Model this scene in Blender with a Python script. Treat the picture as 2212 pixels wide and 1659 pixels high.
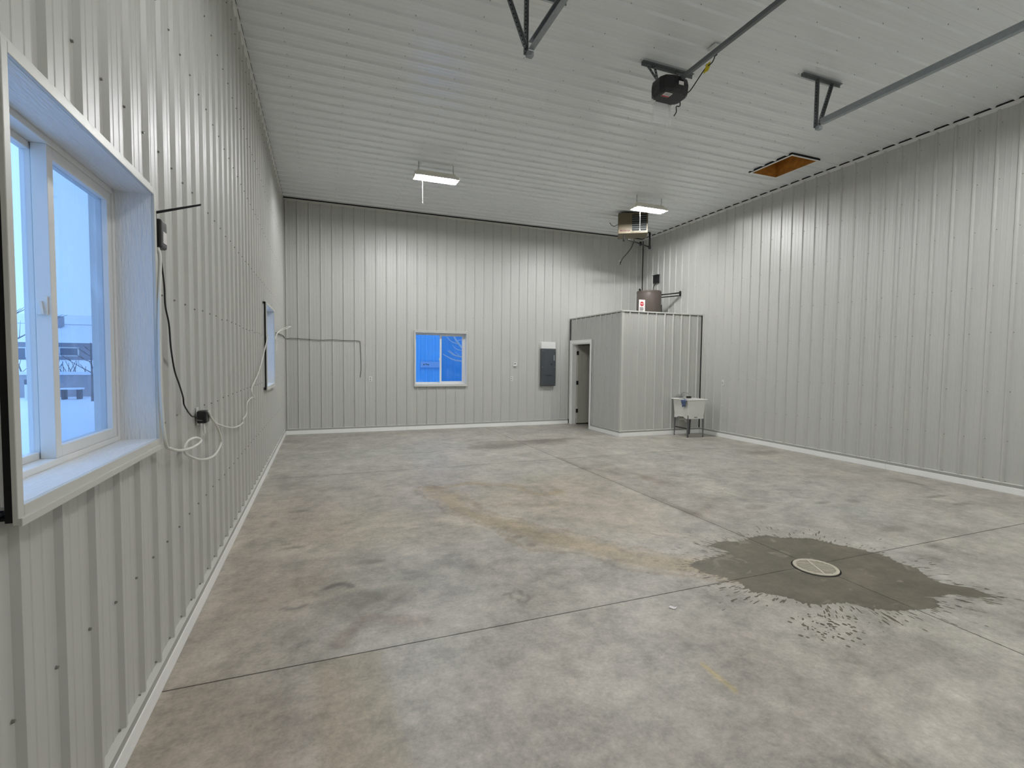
import bpy, bmesh, math, random
import numpy as np
from mathutils import Vector, Matrix
from mathutils.geometry import tessellate_polygon

for o in list(bpy.data.objects):
    bpy.data.objects.remove(o)
SC = bpy.context.scene
COL = SC.collection
random.seed(4)

# ------------------------------------------------------------------ room size (metres)
W, D, H = 8.899, 11.367, 4.955          # width, depth in front of the lens, ceiling
F0 = -0.60                              # front wall (behind the lens)
BX, BY, BZ = 6.741, 9.005, 2.722        # partition: left face, front face, height
RIB = 0.2286

# ------------------------------------------------------------------ camera
cam_d = bpy.data.cameras.new('camera')
cam_d.sensor_width = 36.0
cam_d.lens = 1061.51 / 2212 * 36.0
cam_d.clip_end = 500
cam = bpy.data.objects.new('camera', cam_d)
COL.objects.link(cam)
_r = Vector((0.93329719, -0.35895594, 0.010344))
_u = Vector((0.00728884, 0.04773452, 0.99883346))
_f = Vector((0.35903097, 0.93213306, -0.04716687))
_m = Matrix((_r, _u, -_f)).transposed().to_4x4()
_m.translation = Vector((0.7665, 0.0, 1.6154))
cam.matrix_world = _m
SC.camera = cam

# ------------------------------------------------------------------ sky, exposure
LAMP = 350.0
SKY = 1.34
wd = bpy.data.worlds.new('overcast_dusk')
SC.world = wd
wd.use_nodes = True
_bg = wd.node_tree.nodes['Background']
_bg.inputs[0].default_value = (0.33, 0.58, 1.0, 1)
_bg.inputs[1].default_value = SKY
SC.view_settings.view_transform = 'Standard'
SC.view_settings.look = 'None'
SC.view_settings.gamma = 1.0
SC.view_settings.exposure = 0.62
SC.view_settings.use_curve_mapping = False

# ------------------------------------------------------------------ materials
def srgb(r, g, b):
    f = lambda c: (c / 255 / 12.92) if c / 255 <= 0.04045 else ((c / 255 + 0.055) / 1.055) ** 2.4
    return (f(r), f(g), f(b), 1)

def mat(name, col, rough=0.5, metal=0.0, var=0.06, vscale=6.0, bump=0.0, bscale=40.0, stretch=(1, 1, 1), spec=0.5, emit=None, estr=0.0):
    m = bpy.data.materials.new(name)
    m.use_nodes = True
    nt = m.node_tree
    b = nt.nodes['Principled BSDF']
    b.inputs['Roughness'].default_value = rough
    b.inputs['Metallic'].default_value = metal
    b.inputs['Specular IOR Level'].default_value = spec
    geo = nt.nodes.new('ShaderNodeNewGeometry')
    mp = nt.nodes.new('ShaderNodeMapping')
    mp.inputs['Scale'].default_value = stretch
    nt.links.new(geo.outputs['Position'], mp.inputs['Vector'])
    n = nt.nodes.new('ShaderNodeTexNoise')
    n.inputs['Scale'].default_value = vscale
    n.inputs['Detail'].default_value = 4
    nt.links.new(mp.outputs[0], n.inputs['Vector'])
    mx = nt.nodes.new('ShaderNodeMix')
    mx.data_type = 'RGBA'
    mx.inputs[6].default_value = tuple(c * (1 - var) for c in col[:3]) + (1,)
    mx.inputs[7].default_value = tuple(min(1, c * (1 + var)) for c in col[:3]) + (1,)
    nt.links.new(n.outputs[0], mx.inputs[0])
    nt.links.new(mx.outputs[2], b.inputs['Base Color'])
    if bump:
        n2 = nt.nodes.new('ShaderNodeTexNoise')
        n2.inputs['Scale'].default_value = bscale
        n2.inputs['Detail'].default_value = 2
        nt.links.new(mp.outputs[0], n2.inputs['Vector'])
        bp = nt.nodes.new('ShaderNodeBump')
        bp.inputs['Strength'].default_value = bump
        bp.inputs['Distance'].default_value = 0.01
        nt.links.new(n2.outputs[0], bp.inputs['Height'])
        nt.links.new(bp.outputs[0], b.inputs['Normal'])
    if emit:
        b.inputs['Emission Color'].default_value = emit
        b.inputs['Emission Strength'].default_value = estr
    return m

PANEL_COL = srgb(192, 192, 187)
M = {}
M['panel'] = mat('painted_steel_wall', PANEL_COL, 0.40, var=0.03, vscale=1.0, bump=0.12, bscale=1.6, stretch=(9, 9, 0.35), spec=0.42)
M['panel_ceiling'] = mat('painted_steel_ceiling', srgb(232, 235, 235), 0.19, var=0.03, vscale=1.0, bump=0.12, bscale=1.6, stretch=(0.35, 9, 9), spec=0.7)
M['trim'] = mat('painted_trim', srgb(205, 205, 198), 0.4, var=0.03)
M['trim_grey'] = mat('grey_metal_trim', srgb(168, 168, 162), 0.4, var=0.03)
M['white'] = mat('white_vinyl', srgb(226, 226, 222), 0.35, var=0.02)
M['white_board'] = mat('white_wood_board', srgb(246, 246, 243), 0.5, var=0.03, bump=0.25, bscale=14, stretch=(1, 1, 6))
M['white_grain'] = mat('white_woodgrain_lining', srgb(228, 228, 226), 0.45, var=0.04, vscale=8, bump=0.6, bscale=16, stretch=(8, 1.0, 1.0))
M['black'] = mat('black_plastic', srgb(22, 22, 24), 0.4, var=0.1)
M['gap'] = mat('black_gap_fill', srgb(8, 8, 8), 0.8)  # flat black for open gaps and joints, also the window gap shade
M['dark'] = mat('dark_recess', srgb(14, 13, 12), 0.9)
M['screw'] = mat('painted_screw', srgb(132, 131, 124), 0.45, metal=0.1)
M['galv'] = mat('galvanised_steel', srgb(150, 157, 160), 0.40, metal=0.5, var=0.2, vscale=25)
M['galv_dark'] = mat('dull_galvanised_steel', srgb(118, 124, 124), 0.45, metal=0.35, var=0.2, vscale=25)
M['rail'] = mat('grey_rail_steel', srgb(112, 115, 118), 0.4, metal=0.5, var=0.08)
M['hood'] = mat('white_lamp_hood', srgb(232, 228, 214), 0.35, var=0.02)
M['cord_w'] = mat('white_cable', srgb(222, 222, 214), 0.45, var=0.03)
M['cord_k'] = mat('black_cable', srgb(20, 20, 20), 0.5)
M['cord_g'] = mat('grey_wire', srgb(95, 94, 88), 0.6)
M['breaker'] = mat('dark_grey_enamel', srgb(66, 71, 74), 0.42, var=0.04)
M['beige'] = mat('beige_enamel', srgb(100, 90, 69), 0.5, var=0.06)
M['tank'] = mat('brown_grey_enamel', srgb(90, 81, 75), 0.4, var=0.06)
M['brass'] = mat('pipe_black_iron', srgb(26, 24, 24), 0.5, metal=0.4)
M['sinkw'] = mat('white_moulded_plastic', srgb(226, 226, 220), 0.35, var=0.02)
M['leg'] = mat('grey_painted_steel', srgb(96, 97, 98), 0.45)
M['chrome'] = mat('chrome', srgb(210, 210, 210), 0.12, metal=1.0)
M['cloth'] = mat('blue_cloth', srgb(84, 98, 132), 0.9, var=0.2, vscale=30, bump=0.4, bscale=60)
M['door'] = mat('pale_door_paint', srgb(196, 194, 182), 0.45, var=0.02)
M['osb'] = mat('rough_brown_wood', srgb(190, 130, 52), 0.8, var=0.6, vscale=14, bump=0.4, bscale=30)
M['insul'] = mat('yellow_brown_insulation', srgb(172, 138, 76), 0.95, var=0.5, vscale=7, bump=0.8, bscale=18)
M['yellow'] = mat('yellow_plastic', srgb(214, 196, 30), 0.5, var=0.05)
M['red'] = mat('red_print', srgb(186, 28, 34), 0.5, var=0.03)
M['maroon'] = mat('dark_red_print', srgb(70, 18, 20), 0.5)
M['ink'] = mat('dark_print', srgb(60, 50, 52), 0.6)
M['paper'] = mat('white_card', srgb(226, 222, 220), 0.6, var=0.02)
M['lens'] = None
M['drain'] = mat('pale_worn_grate', srgb(196, 188, 170), 0.5, var=0.15, vscale=40)
M['snow'] = mat('snow', srgb(236, 240, 246), 0.8, var=0.05, vscale=1.5, bump=0.4, bscale=3)
M['bark'] = mat('dark_bark', srgb(112, 110, 114), 0.9, var=0.2)
M['frost'] = mat('frosted_bark', srgb(250, 252, 255), 0.8, var=0.1)
M['housewall'] = mat('grey_siding', srgb(160, 160, 168), 0.8, var=0.1, stretch=(0.2, 0.2, 12), vscale=3)
M['shutter'] = mat('dark_glass', srgb(110, 116, 130), 0.2)
M['retain'] = mat('weathered_boards', srgb(170, 166, 170), 0.85, var=0.2)
M['blueside'] = mat('blue_steel_siding', srgb(96, 192, 252), 0.45, var=0.08, vscale=1.2)
M['signblue'] = mat('pale_blue_sign', srgb(150, 190, 232), 0.6, var=0.03)
M['garage'] = mat('white_garage_door', srgb(214, 214, 208), 0.45, var=0.02)
M['tube_fill'] = mat('dimmed_fill_tube', (0.9, 0.9, 0.9, 1), 0.4, emit=(0.985, 0.995, 1.01, 1), estr=LAMP * .65)  # weaker tubes for the added fill lamp
M['tube'] = mat('fluorescent_tube', (0.9, 0.9, 0.9, 1), 0.4, emit=(0.985, 0.995, 1.01, 1), estr=LAMP)

def translucent(name, col, fac):
    m = bpy.data.materials.new(name); m.use_nodes = True
    nt = m.node_tree; out = nt.nodes['Material Output']; nt.nodes.remove(nt.nodes['Principled BSDF'])
    t = nt.nodes.new('ShaderNodeBsdfTransparent'); d = nt.nodes.new('ShaderNodeBsdfPrincipled')
    d.inputs['Base Color'].default_value = col; d.inputs['Roughness'].default_value = 0.35
    mx = nt.nodes.new('ShaderNodeMixShader'); mx.inputs[0].default_value = fac
    nt.links.new(t.outputs[0], mx.inputs[1]); nt.links.new(d.outputs[0], mx.inputs[2]); nt.links.new(mx.outputs[0], out.inputs[0])
    return m
M['lens'] = translucent('clear_plastic_lens', (0.85, 0.85, 0.85, 1), 0.22)

def glass(name, tint, frost=0.0):
    m = bpy.data.materials.new(name); m.use_nodes = True
    nt = m.node_tree; out = nt.nodes['Material Output']; nt.nodes.remove(nt.nodes['Principled BSDF'])
    t = nt.nodes.new('ShaderNodeBsdfTransparent'); t.inputs[0].default_value = tint
    g = nt.nodes.new('ShaderNodeBsdfGlossy'); g.inputs['Roughness'].default_value = 0.02
    lw = nt.nodes.new('ShaderNodeLayerWeight'); lw.inputs[0].default_value = .5
    pw = nt.nodes.new('ShaderNodeMath'); pw.operation = 'POWER'; pw.inputs[1].default_value = 5
    fr = nt.nodes.new('ShaderNodeMath'); fr.operation = 'MULTIPLY_ADD'; fr.inputs[1].default_value = .94; fr.inputs[2].default_value = .03
    nt.links.new(lw.outputs['Facing'], pw.inputs[0]); nt.links.new(pw.outputs[0], fr.inputs[0])
    mx = nt.nodes.new('ShaderNodeMixShader')
    nt.links.new(fr.outputs[0], mx.inputs[0]); nt.links.new(t.outputs[0], mx.inputs[1]); nt.links.new(g.outputs[0], mx.inputs[2])
    last = mx
    if frost:
        geo = nt.nodes.new('ShaderNodeNewGeometry'); n = nt.nodes.new('ShaderNodeTexNoise')
        n.inputs['Scale'].default_value = 7; n.inputs['Detail'].default_value = 8
        nt.links.new(geo.outputs['Position'], n.inputs['Vector'])
        rmp = nt.nodes.new('ShaderNodeValToRGB')
        rmp.color_ramp.elements[0].position = 0.5; rmp.color_ramp.elements[1].position = 0.75
        rmp.color_ramp.elements[1].color = (frost, frost, frost, 1)
        nt.links.new(n.outputs[0], rmp.inputs[0])
        d = nt.nodes.new('ShaderNodeBsdfTranslucent'); d.inputs[0].default_value = (0.9, 0.9, 0.95, 1)
        m2 = nt.nodes.new('ShaderNodeMixShader')
        nt.links.new(rmp.outputs[0], m2.inputs[0]); nt.links.new(mx.outputs[0], m2.inputs[1]); nt.links.new(d.outputs[0], m2.inputs[2])
        last = m2
    nt.links.new(last.outputs[0], out.inputs[0])
    return m
M['glass'] = glass('window_glass', (0.95, 0.97, 1, 1), 0.06)
M['glass_screen'] = glass('window_glass_with_screen', (0.78, 0.81, 0.86, 1), 0.10)

# ------------------------------------------------------------------ mesh helpers
OFF = {}

class MB:
    def __init__(s): s.v = []; s.f = []
    def add(s, vs, fs):
        n = len(s.v); s.v += [tuple(v) for v in vs]; s.f += [tuple(i + n for i in f) for f in fs]; return s
    def box(s, x0, x1, y0, y1, z0, z1):
        x0, x1 = sorted((x0, x1)); y0, y1 = sorted((y0, y1)); z0, z1 = sorted((z0, z1))
        return s.add([(x0, y0, z0), (x1, y0, z0), (x1, y1, z0), (x0, y1, z0), (x0, y0, z1), (x1, y0, z1), (x1, y1, z1), (x0, y1, z1)],
                     [(3, 2, 1, 0), (4, 5, 6, 7), (0, 1, 5, 4), (1, 2, 6, 5), (2, 3, 7, 6), (3, 0, 4, 7)])
    def cyl(s, a, b, r0, r1=None, n=12, cap=True):
        a, b = Vector(a), Vector(b); r1 = r0 if r1 is None else r1
        d = (b - a).normalized(); t = Vector((0, 0, 1)) if abs(d.z) < 0.9 else Vector((1, 0, 0))
        p = d.cross(t).normalized(); q = d.cross(p)
        vs = []
        for c, r in ((a, r0), (b, r1)):
            for i in range(n):
                an = 2 * math.pi * i / n; vs.append(c + p * math.cos(an) * r + q * math.sin(an) * r)
        fs = [(i, (i + 1) % n, n + (i + 1) % n, n + i) for i in range(n)]
        if cap: fs += [tuple(range(n))[::-1], tuple(range(n, 2 * n))]
        return s.add(vs, fs)
    def bar(s, a, b, w, h, up=(0, 0, 1)):
        a, b = Vector(a), Vector(b); d = (b - a).normalized(); u = Vector(up)
        p = d.cross(u).normalized(); q = p.cross(d)
        vs = []
        for c in (a, b):
            for i, j in ((-1, -1), (1, -1), (1, 1), (-1, 1)): vs.append(c + p * i * w / 2 + q * j * h / 2)
        return s.add(vs, [(0, 1, 2, 3)[::-1], (4, 5, 6, 7), (0, 1, 5, 4), (1, 2, 6, 5), (2, 3, 7, 6), (3, 0, 4, 7)])
    def tube(s, pts, r, n=8, smooth=True, taper=1.0):
        P = [Vector(p) for p in pts]
        if smooth and len(P) > 2:
            Q = []
            E = [P[0] * 2 - P[1]] + P + [P[-1] * 2 - P[-2]]
            for i in range(1, len(E) - 2):
                for k in range(5):
                    t = k / 5; a, b, c, d = E[i - 1:i + 3]
                    Q.append(0.5 * ((2 * b) + (c - a) * t + (2 * a - 5 * b + 4 * c - d) * t * t + (3 * b - a - 3 * c + d) * t ** 3))
            P = Q + [P[-1]]
        vs, fs = [], []
        ref = Vector((0.31, 0.17, 0.93)).normalized()
        for i, p in enumerate(P):
            d = (P[min(i + 1, len(P) - 1)] - P[max(i - 1, 0)])
            d = d.normalized() if d.length > 1e-9 else Vector((0, 0, 1))
            a = d.cross(ref)
            a = a.normalized() if a.length > 1e-4 else d.cross(Vector((1, 0, 0))).normalized()
            b = d.cross(a); rr = r * (1 + (taper - 1) * i / max(1, len(P) - 1))
            for k in range(n):
                an = 2 * math.pi * k / n; vs.append(p + a * math.cos(an) * rr + b * math.sin(an) * rr)
        for i in range(len(P) - 1):
            for k in range(n):
                fs.append((i * n + k, i * n + (k + 1) % n, (i + 1) * n + (k + 1) % n, (i + 1) * n + k))
        fs += [tuple(range(n))[::-1], tuple(range((len(P) - 1) * n, len(P) * n))]
        return s.add(vs, fs)
    def lathe(s, c, prof, n=24):
        vs, fs = [], []
        for r, z in prof:
            for i in range(n):
                an = 2 * math.pi * i / n; vs.append((c[0] + r * math.cos(an), c[1] + r * math.sin(an), c[2] + z))
        for j in range(len(prof) - 1):
            for i in range(n):
                fs.append((j * n + i, j * n + (i + 1) % n, (j + 1) * n + (i + 1) % n, (j + 1) * n + i))
        fs += [tuple(range(n))[::-1], tuple(range((len(prof) - 1) * n, len(prof) * n))]
        return s.add(vs, fs)
    def prism(s, loop0, loop1):
        n = len(loop0)
        return s.add(list(loop0) + list(loop1), [tuple(range(n))[::-1], tuple(range(n, 2 * n))] + [(i, (i + 1) % n, n + (i + 1) % n, n + i) for i in range(n)])
    def build(s, name, m, parent=None, bev=0.0, smooth=False, seg=2):
        off = OFF.get(parent.name, Vector((0, 0, 0))) if parent else Vector((0, 0, 0))
        me = bpy.data.meshes.new(name)
        me.from_pydata([(v[0] - off.x, v[1] - off.y, v[2] - off.z) for v in s.v], [], s.f)
        me.update()
        bm = bmesh.new(); bm.from_mesh(me); bmesh.ops.recalc_face_normals(bm, faces=bm.faces); bm.to_mesh(me); bm.free()
        me.materials.append(m)
        if smooth:
            for p in me.polygons: p.use_smooth = len(p.vertices) == 4
        o = bpy.data.objects.new(name, me); COL.objects.link(o)
        if parent: o.parent = parent
        OFF[o.name] = off
        if bev:
            b = o.modifiers.new('bevel', 'BEVEL'); b.width = bev; b.segments = seg; b.limit_method = 'ANGLE'; b.angle_limit = 0.6
        return o

def thing(name, loc, label, cat, group=None, kind=None):
    o = bpy.data.objects.new(name, None); COL.objects.link(o); o.location = loc; o.empty_display_size = 0.05
    OFF[o.name] = Vector(loc)
    tag(o, label, cat, group, kind)
    return o
def tag(o, label, cat=None, group=None, kind=None):
    o['label'] = label
    if cat: o['category'] = cat
    if group: o['group'] = group
    if kind: o['kind'] = kind
    return o
def struct(o, label=None):
    o['kind'] = 'structure'
    if label: o['label'] = label
    return o
def text(name, body, size, mtx, m, parent, bold=0.0):
    c = bpy.data.curves.new(name, 'FONT'); c.body = body; c.size = size; c.align_x = 'CENTER'; c.align_y = 'CENTER'; c.extrude = 0.0008; c.offset = bold
    c.materials.append(m)
    tmp = bpy.data.objects.new('tmp_text', c); COL.objects.link(tmp)
    bpy.context.view_layer.update()
    me = bpy.data.meshes.new_from_object(tmp.evaluated_get(bpy.context.evaluated_depsgraph_get())); bpy.data.objects.remove(tmp)
    me.materials.clear(); me.materials.append(m)
    o = bpy.data.objects.new(name, me); COL.objects.link(o)
    off = OFF.get(parent.name, Vector((0, 0, 0)))
    mm = mtx.copy(); mm.translation = mtx.translation - off
    o.parent = parent; o.matrix_local = mm
    return o
def facing(loc, right, up):
    r, u = Vector(right).normalized(), Vector(up).normalized(); n = r.cross(u)
    m = Matrix((r, u, n)).transposed().to_4x4(); m.translation = Vector(loc); return m

# ------------------------------------------------------------------ ribbed steel panels
RH, RB, RT = 0.0175, 0.044, 0.016
def rib_profile(n_ribs=4, RH=RH, RB=RB, RT=RT):
    p = []
    sl = (RB - RT) / 2
    for k in range(n_ribs):
        a = k * RIB
        p += [(a, 0), (a + sl, RH), (a + sl + RT, RH), (a + RB, 0)]
        for c in (0.105, 0.166):
            p += [(a + c - 0.010, 0), (a + c - 0.005, 0.0016), (a + c + 0.005, 0.0016), (a + c + 0.010, 0)]
    p.append((n_ribs * RIB, 0))
    return p
PROFILE = rib_profile()
PROFILE_CEIL = rib_profile(4, 0.022, 0.060, 0.030)
def clip(prof, a, b):
    f = lambda s: float(np.interp(s, [q[0] for q in prof], [q[1] for q in prof]))
    return [(a, f(a))] + [q for q in prof if a + 1e-6 < q[0] < b - 1e-6] + [(b, f(b))]
_shared = {}
def ribbed(parent, mapf, axis, s_a, s_b, t0, t1, phase, m, holes=(), name='wall_panel', PROFILE=PROFILE):
    """sheets of four ribs from s_a to s_b; phase = left foot of one rib; holes = (s0, s1, t0, t1)"""
    k = math.floor((s_a - phase) / (4 * RIB))
    s = phase + k * 4 * RIB
    while s < s_b - 1e-6:
        a, b = max(s, s_a), min(s + 4 * RIB, s_b)
        hs = [h for h in holes if h[0] < b and h[1] > a]
        full = (b - a > 4 * RIB - 1e-4) and not hs
        key = (id(m), axis, t0, t1, str(mapf(0, 0, 1)))
        loc = Vector(mapf(s, 0, 0)) - Vector(mapf(0, 0, 0))
        if full and key in _shared:
            o = bpy.data.objects.new(name, _shared[key]); COL.objects.link(o); o.parent = parent; o.location = loc
        else:
            pr = clip(PROFILE, a - s, b - s)
            if hs:
                cuts = sorted({h[j] - s for h in hs for j in (0, 1) if a < h[j] < b})
                f = lambda q: float(np.interp(q, [x[0] for x in pr], [x[1] for x in pr]))
                pr = sorted(pr + [(c, f(c)) for c in cuts], key=lambda q: q[0])
            g = MB()
            for (p0, n0), (p1, n1) in zip(pr[:-1], pr[1:]):
                if p1 - p0 < 1e-6: continue
                mid = s + (p0 + p1) / 2
                iv = [(t0, t1)]
                for h in hs:
                    if h[0] < mid < h[1]:
                        nv = []
                        for (u, v) in iv:
                            if h[2] > u: nv.append((u, min(v, h[2])))
                            if h[3] < v: nv.append((max(u, h[3]), v))
                        iv = [q for q in nv if q[1] - q[0] > 1e-5]
                for (u, v) in iv:
                    g.add([mapf(p0, u, n0), mapf(p1, u, n1), mapf(p1, v, n1), mapf(p0, v, n0)], [(0, 1, 2, 3)])
            if g.f:
                me = bpy.data.meshes.new(name); me.from_pydata(g.v, [], g.f); me.update(); me.materials.append(m)
                o = bpy.data.objects.new(name, me); COL.objects.link(o); o.parent = parent; o.location = loc
                if full: _shared[key] = me
        s += 4 * RIB

def screws(parent, mapf, s_a, s_b, phase, rows, holes=(), r=0.0058):
    g = MB()
    k = math.ceil((s_a - phase) / RIB)
    while phase + k * RIB < s_b:
        s = phase + k * RIB - 0.014
        for t in rows:
            if any(h[0] - 0.02 < s < h[1] + 0.02 and h[2] - 0.02 < t < h[3] + 0.02 for h in holes) or not (s_a < s < s_b): continue
            tt = t + random.uniform(-.008, .008)
            vs = [mapf(s + r * math.cos(i * math.pi / 3), tt + r * math.sin(i * math.pi / 3), 0) for i in range(6)]
            vs += [mapf(s + .7 * r * math.cos(i * math.pi / 3), tt + .7 * r * math.sin(i * math.pi / 3), 0.008) for i in range(6)]
            g.add(vs, [tuple(range(6, 12))] + [(i, (i + 1) % 6, 6 + (i + 1) % 6, 6 + i) for i in range(6)])
        k += 1
    o = g.build('screw', M['screw'], parent); o['kind'] = 'stuff'; o['label'] = 'rows of small dark screw heads beside the ribs'
    return o

mL = lambda s, t, n: (n, s, t)
mB = lambda s, t, n: (s, D - n, t)
mR = lambda s, t, n: (W - n, s, t)
mF = lambda s, t, n: (s, F0 + n, t)
mC = lambda s, t, n: (t, s, H - n)
mPL = lambda s, t, n: (BX - n, s, t)
mPF = lambda s, t, n: (s, BY - n, t)

def wall_slab(name, mapf, s0, s1, t0, t1, holes, thick, m):
    """solid wall behind the sheets, cut around its openings"""
    ss = sorted({s0, s1} | {h[i] for h in holes for i in (0, 1)})
    ts = sorted({t0, t1} | {h[i] for h in holes for i in (2, 3)})
    g = MB()
    for a, b in zip(ss[:-1], ss[1:]):
        for c, d in zip(ts[:-1], ts[1:]):
            if any(h[0] < (a + b) / 2 < h[1] and h[2] < (c + d) / 2 < h[3] for h in holes): continue
            p, q = mapf(a, c, -0.003), mapf(b, d, -thick)
            g.box(p[0], q[0], p[1], q[1], p[2], q[2])
    return g.build(name, m)

# windows: outer trim rectangles on the wall face
WIN1 = (1.575, 2.750, 1.190, 2.385)      # near left, s = Y
WIN2 = (7.530, 8.745, 1.175, 2.385)      # far left
WIN3 = (2.722, 3.984, 1.003, 2.273)      # back, s = X
inset = lambda w, d: (w[0] + d, w[1] - d, w[2] + d, w[3] - d)
DOORP = (10.29, 11.215, 0.0, 2.06)       # partition doorway, s = Y
GAR = (2.52, 6.17, 0.0, 4.27)            # overhead door behind the lens
HATCH = (5.855, 6.655, 7.75, 8.33)       # Y0, Y1, X0, X1

ROWS = [0.135, 0.66, 1.285, 1.93, 2.65, 3.38, 4.02, 4.72]
PB = 0.118
wl = struct(wall_slab('wall_left', mL, F0, D, 0, H, [inset(WIN1, .014), inset(WIN2, .014)], 0.18, M['dark']), 'left wall of grey ribbed steel with two windows')
ribbed(wl, mL, 1, F0, D, PB, H - 0.055, 2.325, M['panel'], [inset(WIN1, .026), inset(WIN2, .026)])
screws(wl, mL, F0, D, 2.325, ROWS, [WIN1, WIN2])
wb = struct(wall_slab('wall_back', mB, 0, W, 0, H, [inset(WIN3, .014)], 0.18, M['dark']), 'back wall of grey ribbed steel with one small window')
ribbed(wb, mB, 0, 0, W, PB, H - 0.055, 0.2788 - 0.012, M['panel'], [inset(WIN3, .026)])
screws(wb, mB, 0, W, 0.2788 - 0.012, [0.135, 0.70, 1.285, 1.93, 2.63, 3.35, 4.02, 4.72], [WIN3])
wr = struct(wall_slab('wall_right', mR, F0, D, 0, H, [], 0.18, M['dark']), 'right wall of pale grey ribbed steel without windows')
ribbed(wr, mR, 1, F0, D, PB, H - 0.055, 3.578 - 0.03, M['panel'])
screws(wr, mR, F0, D, 3.578 - 0.03, [0.135, 0.66, 1.285, 2.045, 2.65, 3.38, 4.01, 4.72])
wf = struct(wall_slab('wall_front', mF, 0, W, 0, H, [GAR], 0.18, M['dark']), 'front wall of grey ribbed steel around the overhead door')
ribbed(wf, mF, 0, 0, W, PB, H - 0.055, 0.2, M['panel'], [GAR])
HC = (HATCH[0], HATCH[1], HATCH[2], HATCH[3])
cl = struct(wall_slab('ceiling', mC, F0, D, 0, W, [HC], 0.10, M['dark']), 'grey ribbed steel ceiling running left to right')
ribbed(cl, mC, 1, F0, D, 0.03, W - 0.03, 4.983 - 0.02, M['panel_ceiling'], [HC], name='ceiling_panel', PROFILE=PROFILE_CEIL)
screws(cl, mC, F0, D, 4.983 - 0.02, [0.42 + 0.6096 * i for i in range(14)], [HC], r=0.0045)

# garage door behind the lens
gd = thing('door_2', ((GAR[0] + GAR[1]) / 2, F0 - 0.06, 0), 'white sectional overhead door in the front wall', 'door', kind='structure')
for i in range(7):
    MB().box(GAR[0], GAR[1], F0 - 0.09, F0 - 0.04, i * 0.61 + 0.002, (i + 1) * 0.61 - 0.002).build('door_section', M['garage'], gd, bev=0.006)

# ------------------------------------------------------------------ floor of six slabs
JX, JY = 4.42, (2.75, 7.24)
def hash2(ix, iy, seed):
    h = (ix.astype(np.int64) * 374761393 + iy.astype(np.int64) * 668265263 + seed * 1442695041) & 0xffffffff
    h = ((h ^ (h >> 13)) * 1274126177) & 0xffffffff
    return ((h ^ (h >> 16)) & 0xffffff) / float(0xffffff)
def vnoise(x, y, seed):
    ix, iy = np.floor(x), np.floor(y); fx, fy = x - ix, y - iy
    fx, fy = fx * fx * (3 - 2 * fx), fy * fy * (3 - 2 * fy)
    a, b = hash2(ix, iy, seed), hash2(ix + 1, iy, seed); c, d = hash2(ix, iy + 1, seed), hash2(ix + 1, iy + 1, seed)
    return (a * (1 - fx) + b * fx) * (1 - fy) + (c * (1 - fx) + d * fx) * fy
def fbm(x, y, seed, oct=5):
    t, amp, s = 0, 0.5, 0
    for o in range(oct):
        t = t + amp * vnoise(x * 2 ** o + 17.3 * o, y * 2 ** o - 9.1 * o, seed + o); s += amp; amp *= 0.55
    return t / s
def seg_dist(x, y, pts):
    d = np.full(x.shape, 1e9)
    for (ax, ay), (bx, by) in zip(pts[:-1], pts[1:]):
        vx, vy = bx - ax, by - ay; t = np.clip(((x - ax) * vx + (y - ay) * vy) / (vx * vx + vy * vy + 1e-9), 0, 1)
        d = np.minimum(d, np.hypot(x - ax - t * vx, y - ay - t * vy))
    return d
def sm(d, r0, r1):
    t = np.clip((r1 - d) / (r1 - r0), 0, 1); return t * t * (3 - 2 * t)
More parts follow.
